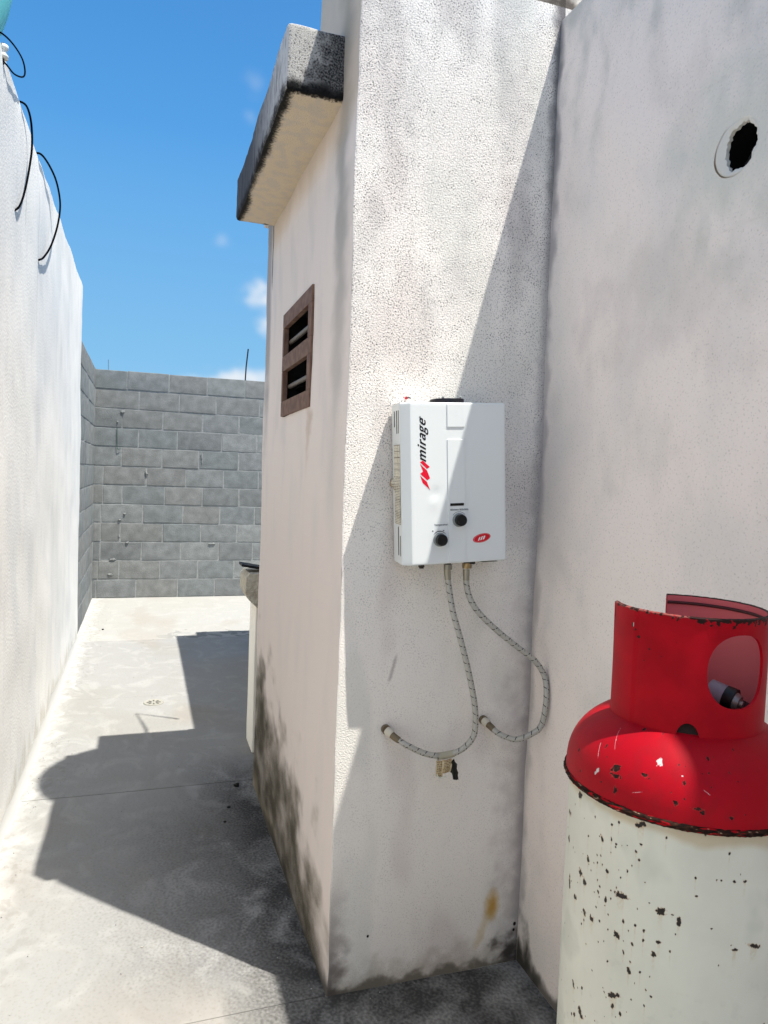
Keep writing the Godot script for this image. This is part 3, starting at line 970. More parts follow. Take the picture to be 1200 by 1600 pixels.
func heater() -> void:
	var t := thing("water_heater", "white wall-hung gas water heater with two black knobs and red emblem", "water heater", Vector3(0.750, 1.388, ZW))
	t.rotation.z = deg_to_rad(3.3)
	var white := mat(Color(0.87, 0.885, 0.88), 0.32)
	white.metallic_specular = 0.5
	var dark := mat(Color(0.03, 0.03, 0.035), 0.5)
	var D := 0.12
	var HX := 0.142
	var HY := 0.2035
	# casing: section with bevelled long edges, dished a little, with a dent
	var g := Geo.new()
	var dent := func(x: float, y: float) -> float:
		return -0.0022 * exp(-Vector2((x + 0.0565) / 0.012, (y + 0.024) / 0.011).length_squared()) + 0.0012 * exp(-Vector2((x + 0.058) / 0.014, (y + 0.048) / 0.014).length_squared())
	var sec := []
	for q in [[-HX + 0.011, 0.012], [-HX + 0.006, 0.06], [-HX, D - 0.016], [-HX + 0.0012, D - 0.0145], [-0.1212, D - 0.0008], [-0.119, D]]:
		sec.append(Vector2(q[0], q[1]))
	for k in range(1, 36):
		sec.append(Vector2(lerpf(-0.119, HX - 0.005, k / 36.0), D))
	for q in [[HX - 0.004, D - 0.0003], [HX - 0.0012, D - 0.0015], [HX - 0.0002, D - 0.004], [HX, D - 0.008], [HX, 0.06], [HX, 0.012]]:
		sec.append(Vector2(q[0], q[1]))
	g.grid(range(sec.size()), [-HY, -HY + 0.0012, -HY + 0.004] + range(-18, 19).map(func(k): return k * 0.0107) + [HY - 0.004, HY - 0.0012, HY], func(u, y):
		var p: Vector2 = sec[u]
		var r: float = 0.0 if absf(y) < HY - 0.002 else (0.0006 if absf(y) < HY - 0.0006 else 0.0022)
		var z := p.y
		if p.y > D - 0.0005 and p.x > -0.12:
			z += dent.call(p.x, y)
		return Vector3(p.x - signf(p.x) * r * 0.5, y, z - (r if z > D - 0.02 else 0.0)))
	for s in [-1.0, 1.0]:
		var ring := []
		for p in sec:
			ring.append(Vector3(p.x - signf(p.x) * 0.0011, s * HY, p.y - (0.0022 if p.y > D - 0.02 else 0.0)))
		if s < 0:
			ring.reverse()
		g.face(ring)
	g.box(Vector3(-HX + 0.014, -HY + 0.003, 0.006), Vector3(HX - 0.003, HY - 0.003, 0.0118))
	build("casing", [g], [white], t)
	# pressed panels down the middle
	for q in [[Vector2(-0.0235, 0.141), Vector2(0.0268, 0.2005)], [Vector2(-0.0235, -0.2005), Vector2(0.0268, 0.1125)]]:
		var p := Geo.new()
		var a: Vector2 = q[0]
		var b: Vector2 = q[1]
		var zz := D + 0.0022
		p.face([Vector3(a.x + 0.002, a.y + 0.002, zz), Vector3(b.x - 0.002, a.y + 0.002, zz), Vector3(b.x - 0.002, b.y - 0.002, zz), Vector3(a.x + 0.002, b.y - 0.002, zz)])
		var lo2 := [Vector3(a.x, a.y, D - 0.002), Vector3(b.x, a.y, D - 0.002), Vector3(b.x, b.y, D - 0.002), Vector3(a.x, b.y, D - 0.002)]
		var hi2 := [Vector3(a.x + 0.002, a.y + 0.002, zz), Vector3(b.x - 0.002, a.y + 0.002, zz), Vector3(b.x - 0.002, b.y - 0.002, zz), Vector3(a.x + 0.002, b.y - 0.002, zz)]
		for k in 4:
			p.face([lo2[k], lo2[(k + 1) % 4], hi2[(k + 1) % 4], hi2[k]])
		build("pressed_panel", [p], [white], t)
	var zf := D + 0.0022
	# knobs, each on a grey collar
	var grey := mat(Color(0.50, 0.52, 0.52), 0.4)
	for k in [[Vector2(0.0069, -0.0932), zf], [Vector2(-0.0456, -0.1413), D]]:
		var kn := Geo.new()
		kn.lathe([Vector2(0.0145, 0.004), Vector2(0.0145, 0.018), Vector2(0.0140, 0.0195), Vector2(0.0125, 0.0205), Vector2(0.012, 0.0195), Vector2(0.004, 0.0190), Vector2(0.0, 0.0190)], 32)
		var o := build("knob", [kn], [dark], t)
		o.position = Vector3(k[0].x, k[0].y, k[1])
		o.rotation.x = PI / 2
		var cl := Geo.new()
		cl.lathe([Vector2(0.0178, -0.001), Vector2(0.0178, 0.002), Vector2(0.0165, 0.0065), Vector2(0.0146, 0.007)], 32)
		build("collar", [cl], [grey], o)
		# printed dial arc
		var arc := Geo.new()
		for a in range(0, 13):
			var a0 := deg_to_rad(38.0 + a * 8.0)
			var a1 := deg_to_rad(38.0 + a * 8.0 + 8.2)
			var r0 := 0.0205
			var r1 := r0 + (0.0009 if k[1] == zf else lerpf(0.0006, 0.0022, sin((a + 0.5) / 13.0 * PI)))
			arc.face([Vector3(r0 * cos(a0), r0 * sin(a0), 0), Vector3(r1 * cos(a0), r1 * sin(a0), 0), Vector3(r1 * cos(a1), r1 * sin(a1), 0), Vector3(r0 * cos(a1), r0 * sin(a1), 0)])
		var ao := build("dial_mark", [arc], [mat(Color(0.22, 0.24, 0.25), 0.5)], t)
		ao.position = Vector3(k[0].x, k[0].y, k[1] + 0.0003)
	var ink := mat(Color(0.10, 0.105, 0.12), 0.5)
	var ink_grey := mat(Color(0.36, 0.38, 0.40), 0.5)
	for k in [["Mínimo", -0.0168, -0.0705], ["Máximo", 0.0085, -0.0705]]:
		put("dial_word", lettering(k[0], 0.0042, Transform2D(0.0, Vector2(k[1], k[2])), zf + 0.0002, 0.0004), t).material_override = ink_grey
	put("dial_word", lettering("Temperatura", 0.0040, Transform2D(0.0, Vector2(-0.0600, -0.1075)), D + 0.0002, 0.0004), t).material_override = ink_grey
	for x in [-0.0645, -0.0348]:
		var dot := Geo.new()
		var ringd := []
		for a in 12:
			ringd.append(Vector2(x + 0.0022 * cos(a * TAU / 12), -0.1187 + 0.0016 * sin(a * TAU / 12)))
		prism(dot, ringd, D - 0.001, D + 0.0003)
		build("dial_mark", [dot], [ink_grey], t)
	# display
	var ds := Geo.new()
	rough_box([ds], Vector3(-0.0168, -0.0570, zf - 0.002), Vector3(0.0214, -0.0502, zf + 0.0012), 0.02, 0.0008, 0.0)
	build("display", [ds], [mat(Color(0.02, 0.022, 0.025), 0.15)], t)
	# maker's mark: three red strokes and the name, reading upwards
	var red := mat(Color(0.86, 0.03, 0.17), 0.4)
	for l in [[-0.0888, 0.0591, -0.0702, 0.0432, -0.0778, 0.0383, -0.0960, 0.0551], [-0.0956, 0.0502, -0.0779, 0.0345, -0.0699, 0.0147, -0.0775, 0.0097, -0.0960, 0.0265, -0.0884, 0.0319], [-0.0961, 0.0216, -0.0783, 0.0058, -0.0707, -0.0140, -0.0896, 0.0033]]:
		var lg := Geo.new()
		prism(lg, flat_points(l), D - 0.001, D + 0.0004)
		build("logo_stroke", [lg], [red], t)
	put("name_lettering", lettering("mirage", 0.0262, Transform2D(Vector2(0, 1.22), Vector2(-1.08, 0.55), Vector2(-0.0730, 0.0490)), D + 0.0002, 0.0004), t).material_override = mat(Color(0.02, 0.025, 0.05), 0.45)
	put("registered_mark", lettering("®", 0.0065, Transform2D(Vector2(0, 1), Vector2(-1, 0), Vector2(-0.0905, 0.1640)), D + 0.0002, 0.0003), t).material_override = ink_grey
	# oval emblem
	var em := Node3D.new()
	em.name = "oval_emblem"
	t.add_child(em)
	em.position = Vector3(0.0714, -0.1425, D)
	em.rotation.z = deg_to_rad(11.0)
	var rings := [[0.0252, 0.0112, 0.0006, Color(0.80, 0.03, 0.13)], [0.0232, 0.0100, 0.0009, Color(0.88, 0.70, 0.72)], [0.0226, 0.0095, 0.0012, Color(0.80, 0.03, 0.13)]]
	var em_names := ["oval_plate", "oval_line", "oval_field"]
	for k in 3:
		var ov := Geo.new()
		var pts := []
		for a in 40:
			pts.append(Vector2(rings[k][0] * cos(a * TAU / 40), rings[k][1] * sin(a * TAU / 40)))
		prism(ov, pts, -0.001, rings[k][2])
		build(em_names[k], [ov], [mat(rings[k][3], 0.35)], em)
	var mm := Geo.new()
	for l in [[-0.0125, -0.0045, -0.0090, -0.0045, -0.0035, 0.0035, -0.0050, 0.0040, -0.0075, 0.0025], [-0.0060, -0.0045, -0.0020, -0.0045, 0.0035, 0.0038, 0.0015, 0.0045, -0.0005, 0.0030], [0.0010, -0.0045, 0.0055, -0.0045, 0.0105, 0.0030, 0.0080, 0.0045, 0.0055, 0.0030]]:
		prism(mm, flat_points(l), 0.0, 0.0016)
	build("oval_letter", [mm], [mat(Color(0.92, 0.91, 0.90), 0.4)], em)
	# vents and the data sticker on the left flank
	for v in [[0.146, 0.186, 0.040], [0.128, 0.186, 0.066], [0.128, 0.186, 0.086], [-0.182, -0.108, 0.066], [-0.182, -0.130, 0.088]]:
		var sl := Geo.new()
		var vx: float = -HX + (D - 0.016 - v[2]) * 0.115
		sl.box(Vector3(vx - 0.0006, v[0], v[2]), Vector3(vx + 0.002, v[1], v[2] + 0.0032))
		build("vent_slot", [sl], [dark], t)
	var line := noise(91, 0.01, 2)
	var pap := paint(0.0, 0.07, 0.0, 0.21, 1400.0, func(x, y):
		var c := Color(0.84, 0.82, 0.76)
		if y > 0.13:
			c = mix(c, Color(0.30, 0.26, 0.22), 0.8 if fmod(y, 0.016) < 0.0016 or absf(x - 0.048) < 0.001 or (fmod(y, 0.004) < 0.0012 and line.get_noise_2d(x * 3.0, floor(y / 0.004)) > 0.1) else 0.0)
		else:
			c = mix(c, Color(0.26, 0.22, 0.18), 0.75 if fmod(y, 0.0042) < 0.0018 and line.get_noise_2d(x * 2.0, floor(y / 0.0042) * 3.0) > -0.25 else 0.0)
		return c)
	var st := Geo.new()
	st.uvf = func(p: Vector3, u: float, w: float): return Vector2((p.z - 0.03) / 0.07, (0.10 - p.y) / 0.205)
	st.grid(steps(0.034, 0.100, 0.006), steps(-0.102, 0.100, 0.006), func(z, y):
		var lift: float = 0.0006 + 0.0012 * maxf(0.0, line.get_noise_2d(z * 0.4, y * 0.4)) + 0.010 * ss(0.055, 0.034, z) * ss(0.022, 0.0, absf(y - 0.002))
		return Vector3(-HX - lift + (D - 0.016 - z) * 0.115, y, z))
	build("data_sticker", [st], [wall_mat(pap, null, 0.0)], t)
	var curl := Geo.new()
	curl.grid(steps(0, 1, 0.1), steps(0, 1, 0.2), func(u, w):
		var a: float = u * 2.6
		return Vector3(-HX + 0.006 - 0.009 * sin(a) - 0.003 * w, 0.004 - 0.012 * w + 0.006 * (1.0 - cos(a)), 0.034 - 0.004 * u))
	build("sticker_flap", [curl], [mat(Color(0.66, 0.58, 0.48), 0.9)], t)
	# flue collar on top
	var fl := Geo.new()
	fl.lathe([Vector2(0.0445, -0.002), Vector2(0.0445, 0.010), Vector2(0.043, 0.0118), Vector2(0.040, 0.0118), Vector2(0.039, 0.008), Vector2(0.039, -0.001)], 40)
	var fo := build("flue_collar", [fl], [mat(Color(0.06, 0.065, 0.10), 0.45)], t)
	fo.position = Vector3(0.003, HY + 0.001, 0.062)
	for x in [-0.026, 0.022]:
		var sc := Geo.new()
		sc.tube([Vector3(x, 0.006, 0.024), Vector3(x + 0.003, 0.016, 0.034)], 0.0028, 8)
		build("screw", [sc], [grey], fo)
	var tab := Geo.new()
	rough_box([tab], Vector3(-0.070, HY - 0.002, 0.030), Vector3(-0.050, HY + 0.012, 0.0315), 0.02, 0.0006, 0.0)
	build("hanging_tab", [tab], [white], t)
	# fittings below
	var steel := mat(Color(0.55, 0.54, 0.50), 0.38, 0.85)
	var brass := mat(Color(0.62, 0.54, 0.40), 0.35, 0.8)
	var br := Geo.new()
	prism(br, flat_points([0.085, -0.2035, 0.152, -0.2035, 0.152, -0.217, 0.108, -0.217, 0.100, -0.212]), 0.008, 0.012)
	br.box(Vector3(0.108, -0.2170, 0.012), Vector3(0.152, -0.2155, 0.05))
	build("mounting_bracket", [br], [mat(Color(0.42, 0.45, 0.40), 0.45, 0.5)], t)
	var pan := Geo.new()
	pan.box(Vector3(-0.075, -0.2065, 0.03), Vector3(-0.022, -0.204, 0.10))
	pan.tube([Vector3(-0.085, -0.203, 0.09), Vector3(-0.085, -0.213, 0.09)], 0.008, 6)
	pan.tube([Vector3(-0.085, -0.213, 0.09), Vector3(-0.085, -0.216, 0.09)], 0.006, 10)
	build("drain_plug", [pan], [mat(Color(0.24, 0.22, 0.20), 0.5, 0.5)], t)
	for x in [0.0005, 0.0555]:
		var pipe := Geo.new()
		pipe.tube([Vector3(x, -0.19, 0.062), Vector3(x, -0.222, 0.062)], 0.0085, 16)
		build("pipe_stub", [pipe], [mat(Color(0.22, 0.20, 0.17), 0.5, 0.6)], t)
		var nut := Geo.new()
		nut.tube([Vector3(x, -0.214, 0.062), Vector3(x, -0.228, 0.062)], 0.0125 if x > 0.03 else 0.0108, 6 if x > 0.03 else 16)
		build("union_nut", [nut], [brass if x > 0.03 else steel], t)
	var cock := Geo.new()
	cock.tube([Vector3(0.0555, -0.208, 0.066), Vector3(0.068, -0.209, 0.079)], 0.0075, 10)
	cock.tube([Vector3(0.066, -0.206, 0.079), Vector3(0.066, -0.215, 0.081)], 0.005, 8)
	build("drain_cock", [cock], [dark], t)

func hoses() -> void:
	# braided steel: fine criss-cross weave with a broken black tracer thread winding round
	var w := 128
	var h := 512
	var im := Image.create(w, h, false, Image.FORMAT_RGB8)
	var hm := Image.create(w, h, false, Image.FORMAT_L8)
	for y in h:
		for x in w:
			var u := float(x) / w
			var v := float(y) / h       # h covers 48 mm
			var a := sin((u * 10.0 + v * 24.0) * TAU)
			var b := sin((u * 10.0 - v * 24.0) * TAU)
			var k := 0.5 + 0.5 * maxf(a, b)
			var c := Color(0.46, 0.455, 0.44).lerp(Color(0.84, 0.835, 0.82), k)
			var ph := fposmod(u * 1.0 + v * 2.0, 1.0)
			var run := fposmod(u * 4.0, 1.0)
			if ph < 0.10 and run > 0.25:
				c = Color(0.05, 0.05, 0.055)
			var ph2 := fposmod(-u * 1.0 + v * 2.0 + 0.52, 1.0)
			if ph2 < 0.055 and fposmod(u * 3.0, 1.0) > 0.62:
				c = Color(0.10, 0.10, 0.10)
			im.set_pixel(x, y, c)
			hm.set_pixel(x, y, Color(k, k, k))
	im.generate_mipmaps()
	var braid := mat(Color(0.97, 0.965, 0.94), 0.40, 0.35)
	braid.albedo_texture = ImageTexture.create_from_image(im)
	braid.heightmap_enabled = true
	braid.heightmap_texture = ImageTexture.create_from_image(hm)
	braid.heightmap_scale = 0.04
	braid.uv1_scale = Vector3(1.0, 1.0 / 0.048, 1.0)
	var steel := mat(Color(0.60, 0.58, 0.52), 0.32, 0.9)
	var old := mat(Color(0.46, 0.41, 0.33), 0.5, 0.6)
	var white := mat(Color(0.80, 0.77, 0.70), 0.7)
	var la := points([0.762, 1.160, -1.747, 0.766, 1.121, -1.743, 0.776, 1.055, -1.733, 0.794, 0.996, -1.728, 0.812, 0.941, -1.728, 0.829, 0.885, -1.728, 0.848, 0.809, -1.728, 0.854, 0.764, -1.728, 0.853, 0.716, -1.730, 0.830, 0.684, -1.733, 0.799, 0.667, -1.738, 0.761, 0.662, -1.742, 0.719, 0.670, -1.748, 0.674, 0.691, -1.758, 0.645, 0.708, -1.778, 0.628, 0.722, -1.806])
	var lb := points([0.817, 1.160, -1.747, 0.818, 1.121, -1.743, 0.825, 1.089, -1.738, 0.843, 1.057, -1.733, 0.872, 1.026, -1.728, 0.917, 0.988, -1.723, 0.968, 0.950, -1.718, 1.018, 0.913, -1.713, 1.050, 0.868, -1.713, 1.052, 0.825, -1.703, 1.050, 0.777, -1.703, 1.044, 0.728, -1.713, 1.015, 0.704, -1.723, 0.979, 0.692, -1.733, 0.942, 0.703, -1.753, 0.925, 0.717, -1.775, 0.916, 0.727, -1.806])
	var labels := ["braided steel hose hanging straighter, from the heater's left outlet, with the paper tag", "braided steel hose bulging out to the right, from the heater's right outlet"]
	var paths := [spline(la, 8), spline(lb, 8)]
	for k in 2:
		var p: Array = paths[k]
		var t := thing("braided_hose", labels[k], "hose", Vector3.ZERO, "braided hoses under the heater")
		var n := p.size()
		var g := Geo.new()
		g.tube(p.slice(4, n - 9), 0.0079, 16)
		build("hose_body", [g], [braid], t)
		var f := Geo.new()
		f.tube(p.slice(0, 5), 0.0090, 16)
		f.tube(p.slice(4, 7), 0.0084, 16)
		build("ferrule", [f], [steel], t)
		var f2 := Geo.new()
		f2.tube(p.slice(n - 12, n - 5), 0.0086, 16, func(u): return 0.0086 + 0.0006 * sin(u * 40.0))
		build("ferrule", [f2], [old], t)
		var nut := Geo.new()
		nut.tube(p.slice(n - 7, n - 2), 0.0112, 16, func(u): return lerpf(0.0105, 0.0125, u))
		build("union_nut", [nut], [white], t)
		var es := Geo.new()
		var e: Vector3 = p[n - 1]
		es.tube([e + Vector3(0, 0, 0.010), e + Vector3(0, 0, -0.02)], 0.0125, 16)
		build("wall_stub", [es], [old], t)
	# paper tag folded round the lowest bend
	var word := noise(95, 0.02, 2)
	var pt := paint(0.0, 0.04, 0.0, 0.05, 3000.0, func(x, y):
		var c := mix(Color(0.70, 0.62, 0.47), Color(0.78, 0.72, 0.60), 0.5 + word.get_noise_2d(x, y))
		if fmod(y, 0.0055) < 0.0022 and word.get_noise_2d(x * 6.0, floor(y / 0.0055) * 2.0) > -0.1 and x > 0.006 and x < 0.034:
			c = Color(0.30, 0.22, 0.13)
		return c)
	var paper := wall_mat(pt, null, 0.0, 0.85)
	var tg := thing("hose_tag", "small crumpled paper tag tied round the lowest bend of the straighter hose", "tag", Vector3(0.775, 0.662, -1.740))
	var wr := Geo.new()
	wr.grid(steps(0, 1, 0.06), steps(0, 1, 0.2), func(u, w):
		var a: float = -u * TAU
		return Vector3(lerpf(-0.021, 0.026, w), 0.0096 * cos(a) + w * w * 0.004, 0.0096 * sin(a)), true)
	build("tag_sleeve", [wr], [mat(Color(0.66, 0.64, 0.56), 0.4)], tg)
	var fl := Geo.new()
	fl.grid(steps(0, 1, 0.1), steps(0, 1, 0.1), func(u, w): return Vector3(lerpf(-0.016, 0.014, u) + 0.004 * w, -0.006 - 0.036 * (1.0 - w), 0.011 + 0.004 * sin((1.0 - w) * 3.0) + 0.003 * sin(u * 5.0)))
	build("tag_leaf", [fl], [paper], tg)
	var f3 := Geo.new()
	f3.grid(steps(0, 1, 0.1), steps(0, 1, 0.1), func(u, w): return Vector3(lerpf(-0.026, -0.008, u), -0.010 - 0.042 * (1.0 - w) - 0.004 * u * (1.0 - w), 0.003 + 0.006 * u))
	build("tag_leaf", [f3], [paper], tg)
	var edge := Geo.new()
	edge.tube([Vector3(-0.024, -0.046, 0.008), Vector3(-0.019, -0.056, 0.011), Vector3(0.002, -0.051, 0.014)], 0.0022, 6)
	build("tag_fold", [edge], [mat(Color(0.82, 0.82, 0.76), 0.8)], tg)
	var blk := Geo.new()
	var cr := noise(96, 0.012, 2)
	blk.grid(steps(0, 1, 0.05), steps(0, 1, 0.1), func(u, w):
		var a: float = -u * TAU
		var q := Vector3(0.010 * sin(w * PI) * cos(a), -0.028 * cos(w * PI), 0.007 * sin(w * PI) * sin(a))
		q *= 1.0 + 0.6 * cr.get_noise_3d(q.x, q.y, q.z)
		return Vector3(0.024 + (0.0 - q.y) * 0.25, -0.036, 0.006) + q, true)
	build("tag_tie", [blk], [mat(Color(0.04, 0.045, 0.04), 0.45)], tg)

# ---------------------------------------------------------------- gas cylinder
func gas_tank() -> void:
	var t := thing("gas_cylinder", "tall LP gas cylinder, red collar and shoulder, chipped white body, by the right wall", "gas cylinder", Vector3(0.693, 0, -0.777))
	var R := 0.145
	var chip_data := [148, 0.996, 4.8, 2.0, 35, 168, 0.958, 1.4, 3.4, 20, 148, 0.953, 1.3, 1.2, 0, 164, 0.921, 1.6, 1.5, 0, 183, 0.895, 2.6, 3.2, 15, 179, 0.888, 2.3, 3.2, 15, 156, 0.901, 6.1, 2.4, 10, 164, 0.885, 1.3, 2.2, 0, 137, 0.900, 3.8, 2.9, 25, 129, 0.894, 1.7, 3.4, 0, 132, 0.900, 1.0, 0.6, 0, 172, 0.849, 2.5, 2.4, 30, 178, 0.849, 1.8, 2.7, 20, 187, 0.856, 2.5, 2.4, 20, 195, 0.864, 1.8, 7.3, 8, 157, 0.850, 2.6, 2.7, 0, 154, 0.871, 1.1, 1.5, 0, 148, 0.872, 0.9, 1.1, 0, 144, 0.870, 1.1, 1.3, 0]
	var chip_more := [144, 0.858, 1.0, 1.3, 0, 137, 0.863, 2.2, 1.2, 15, 139, 0.846, 2.0, 2.2, 0, 150, 0.813, 1.6, 2.9, 0, 149, 0.848, 0.9, 1.7, 30, 153, 0.833, 0.7, 2.0, 20, 104, 0.868, 2.6, 1.2, 0, 94, 0.871, 5.8, 1.7, -15, 101, 0.949, 1.7, 1.3, 0, 106, 0.949, 0.9, 1.0, 0, 112, 0.950, 1.0, 0.7, 0, 114, 0.950, 0.8, 0.6, 0, 122, 0.928, 1.2, 0.9, 0, 123, 0.949, 0.8, 1.1, 0, 109, 0.982, 0.8, 1.1, 0, 120, 1.002, 1.0, 1.0, 0, 115, 0.892, 0.8, 0.6, 0, 157, 0.773, 6.0, 2.0, 30, 157, 0.759, 1.4, 2.2, 0]
	var chip_last := [153, 0.755, 0.9, 2.0, 0, 177, 0.717, 2.5, 4.9, 35, 177, 0.920, 1.6, 2.4, 0, 201, 0.953, 4.1, 2.4, 0, 200, 0.918, 3.4, 2.7, 0, 187, 0.993, 3.4, 2.9, 30, 139, 0.794, 0.9, 0.9, 0, 148, 0.780, 0.7, 0.6, 0, 184, 0.742, 1.8, 3.4, 25, 132, 0.856, 0.9, 1.1, 0, 182, 0.705, 1.7, 2.2, 0, 167, 0.854, 1.1, 0.9, 0]
	var all: Array = chip_data + chip_more + chip_last
	var list := []
	for k in range(0, all.size(), 5):
		list.append([deg_to_rad(all[k]), all[k + 1], all[k + 2] * 0.00128, all[k + 3] * 0.00128, deg_to_rad(all[k + 4])])
	for k in 420:
		var left := rng.randf() < 0.6
		var a := deg_to_rad(rng.randfn(165.0, 16.0) if left else rng.randf_range(0.0, 360.0))
		var y := rng.randf_range(0.05, 0.99)
		var s := rng.randf_range(0.0004, 0.0012) if y > 0.68 else rng.randf_range(0.0006, 0.0042)
		list.append([a, y, s, s * rng.randf_range(0.6, 2.0), rng.randf_range(-0.8, 0.8)])
	var chips := chip_pictures(1536, 1024, 1.01, R, list, [], Color(0.815, 0.81, 0.755), Color(0.105, 0.075, 0.065))
	var white := mat(Color.WHITE, 0.42)
	white.albedo_texture = chips[0]
	white.heightmap_enabled = true
	white.heightmap_texture = chips[1]
	white.heightmap_scale = 0.06
	var body := Geo.new()
	body.uvf = func(p: Vector3, u: float, w: float): return Vector2(1.0 - u, 1.0 - p.y / 1.01)
	body.lathe([Vector2(0.06, 0.055), Vector2(0.10, 0.06), Vector2(0.13, 0.08), Vector2(R - 0.003, 0.105), Vector2(R, 0.13), Vector2(R, 0.35), Vector2(R, 0.6), Vector2(R, 0.8), Vector2(R, 0.9), Vector2(R, 1.006)], 96)
	build("body", [body], [white], t)
	var foot := Geo.new()
	foot.lathe([Vector2(0.118, 0.0), Vector2(0.122, 0.0), Vector2(0.122, 0.075), Vector2(0.118, 0.075), Vector2(0.118, 0.0)], 64)
	build("foot_ring", [foot], [mat(Color(0.62, 0.62, 0.58), 0.6)], t)
	# shoulder
	var sh := [163, 1.052, 5.5, 3.4, 35, 162, 1.044, 6.0, 2.2, 5, 161, 1.028, 2.0, 4.0, 0, 148, 1.055, 3.0, 1.8, 0, 133, 1.034, 2.2, 2.6, 0, 124, 1.032, 4.4, 1.4, 0, 122, 1.029, 1.8, 2.2, 0, 130, 1.057, 1.8, 2.0, 0, 118, 1.082, 1.6, 1.4, 0, 169, 1.030, 1.2, 1.2, 0, 185, 1.028, 1.1, 1.6, 0, 192, 1.049, 1.2, 2.2, 0, 110, 1.026, 2.0, 1.7, 0, 159, 1.095, 2.4, 1.1, 0, 142, 1.101, 3.0, 1.1, 0, 174, 1.069, 1.2, 2.8, 15, 146, 1.053, 0.9, 0.8, 0]
	var pale := [[deg_to_rad(173.0), 1.040, 0.0016, 0.0062, -0.45], [deg_to_rad(142.5), 1.0715, 0.0032, 0.0040, 0.3], [deg_to_rad(131.0), 1.063, 0.0010, 0.0010, 0.0], [deg_to_rad(171.0), 1.079, 0.0004, 0.012, 0.7], [deg_to_rad(177.0), 1.062, 0.0004, 0.010, 0.5], [deg_to_rad(150.0), 1.035, 0.0003, 0.006, -1.2], [deg_to_rad(120.0), 1.05, 0.0003, 0.005, 1.0]]
	var sl := []
	for k in range(0, sh.size(), 5):
		sl.append([deg_to_rad(sh[k]), sh[k + 1], sh[k + 2] * 0.001, sh[k + 3] * 0.001, deg_to_rad(sh[k + 4])])
	for k in 70:
		var s := rng.randf_range(0.0003, 0.0010)
		sl.append([rng.randf() * TAU, rng.randf_range(1.02, 1.10), s, s, 0.0])
	var sp := chip_pictures(1536, 192, 0.13, 0.14, sl, pale, Color(0.61, 0.008, 0.085), Color(0.17, 0.10, 0.085), 1.0)
	var red := mat(Color.WHITE, 0.52)
	red.metallic_specular = 0.25
	red.albedo_texture = sp[0]
	red.heightmap_enabled = true
	red.heightmap_texture = sp[1]
	red.heightmap_scale = 0.05
	var shoulder := Geo.new()
	shoulder.uvf = func(p: Vector3, u: float, w: float): return Vector2(1.0 - u, 1.0 - (p.y - 1.0) / 0.13)
	var pr := [Vector2(0.1490, 1.004), Vector2(0.1505, 1.010)]
	for k in 19:
		var a := k / 18.0 * 1.50
		pr.append(Vector2(0.1500 * pow(cos(a), 0.87), 1.014 + 0.100 * pow(sin(a), 0.87)))
	pr.append(Vector2(0.0, 1.1145))
	shoulder.lathe(pr, 96)
	build("shoulder", [shoulder], [red], t)
	# rusty welded seam
	var rz := noise(101, 0.012, 3)
	var seam_tex := paint(0.0, 0.95, 0.0, 0.03, 1500.0, func(x, y):
		var k := rz.get_noise_2d(x, y * 1.4)
		var c := mix(Color(0.10, 0.07, 0.06), Color(0.24, 0.15, 0.11), 0.5 + k)
		c = mix(c, Color(0.60, 0.05, 0.09), ss(0.22, 0.40, rz.get_noise_2d(x * 0.4 + 3.0, y)))
		return mix(c, Color(0.62, 0.52, 0.44), ss(0.50, 0.62, k)))
	var seam := Geo.new()
	seam.uvf = func(p: Vector3, u: float, w: float): return Vector2(u, w / 8.0)
	var su := []
	for k in 289:
		su.append(k / 288.0)
	seam.grid(su, range(9), func(u, w):
		var a: float = (1.0 - u) * TAU
		var b: float = -PI / 2 + w / 8.0 * PI
		var bead := 1.0 + 0.40 * rz.get_noise_2d(cos(a) * 0.15 + 3.0, sin(a) * 0.15 + w * 0.002) + 0.12 * sin(a * 150.0)
		var r: float = 0.1475 + 0.0052 * cos(b) * bead
		return Vector3(r * cos(a), 1.0085 + 0.0050 * sin(b) * (0.85 + 0.15 * bead), r * sin(a)), true)
	build("weld_seam", [seam], [wall_mat(seam_tex, null, 0.0, 0.85)], t)
	collar(t)
	var shade_disc := Geo.new()  # added dark disc, makes the space inside the collar look shaded
	shade_disc.lathe([Vector2(0.0905, 1.092), Vector2(0.0905, 1.112), Vector2(0.05, 1.118), Vector2(0.0, 1.119)], 48)
	build("collar_shade_disc", [shade_disc], [mat(Color(0.16, 0.11, 0.10), 0.95)], t)
	valve(t)

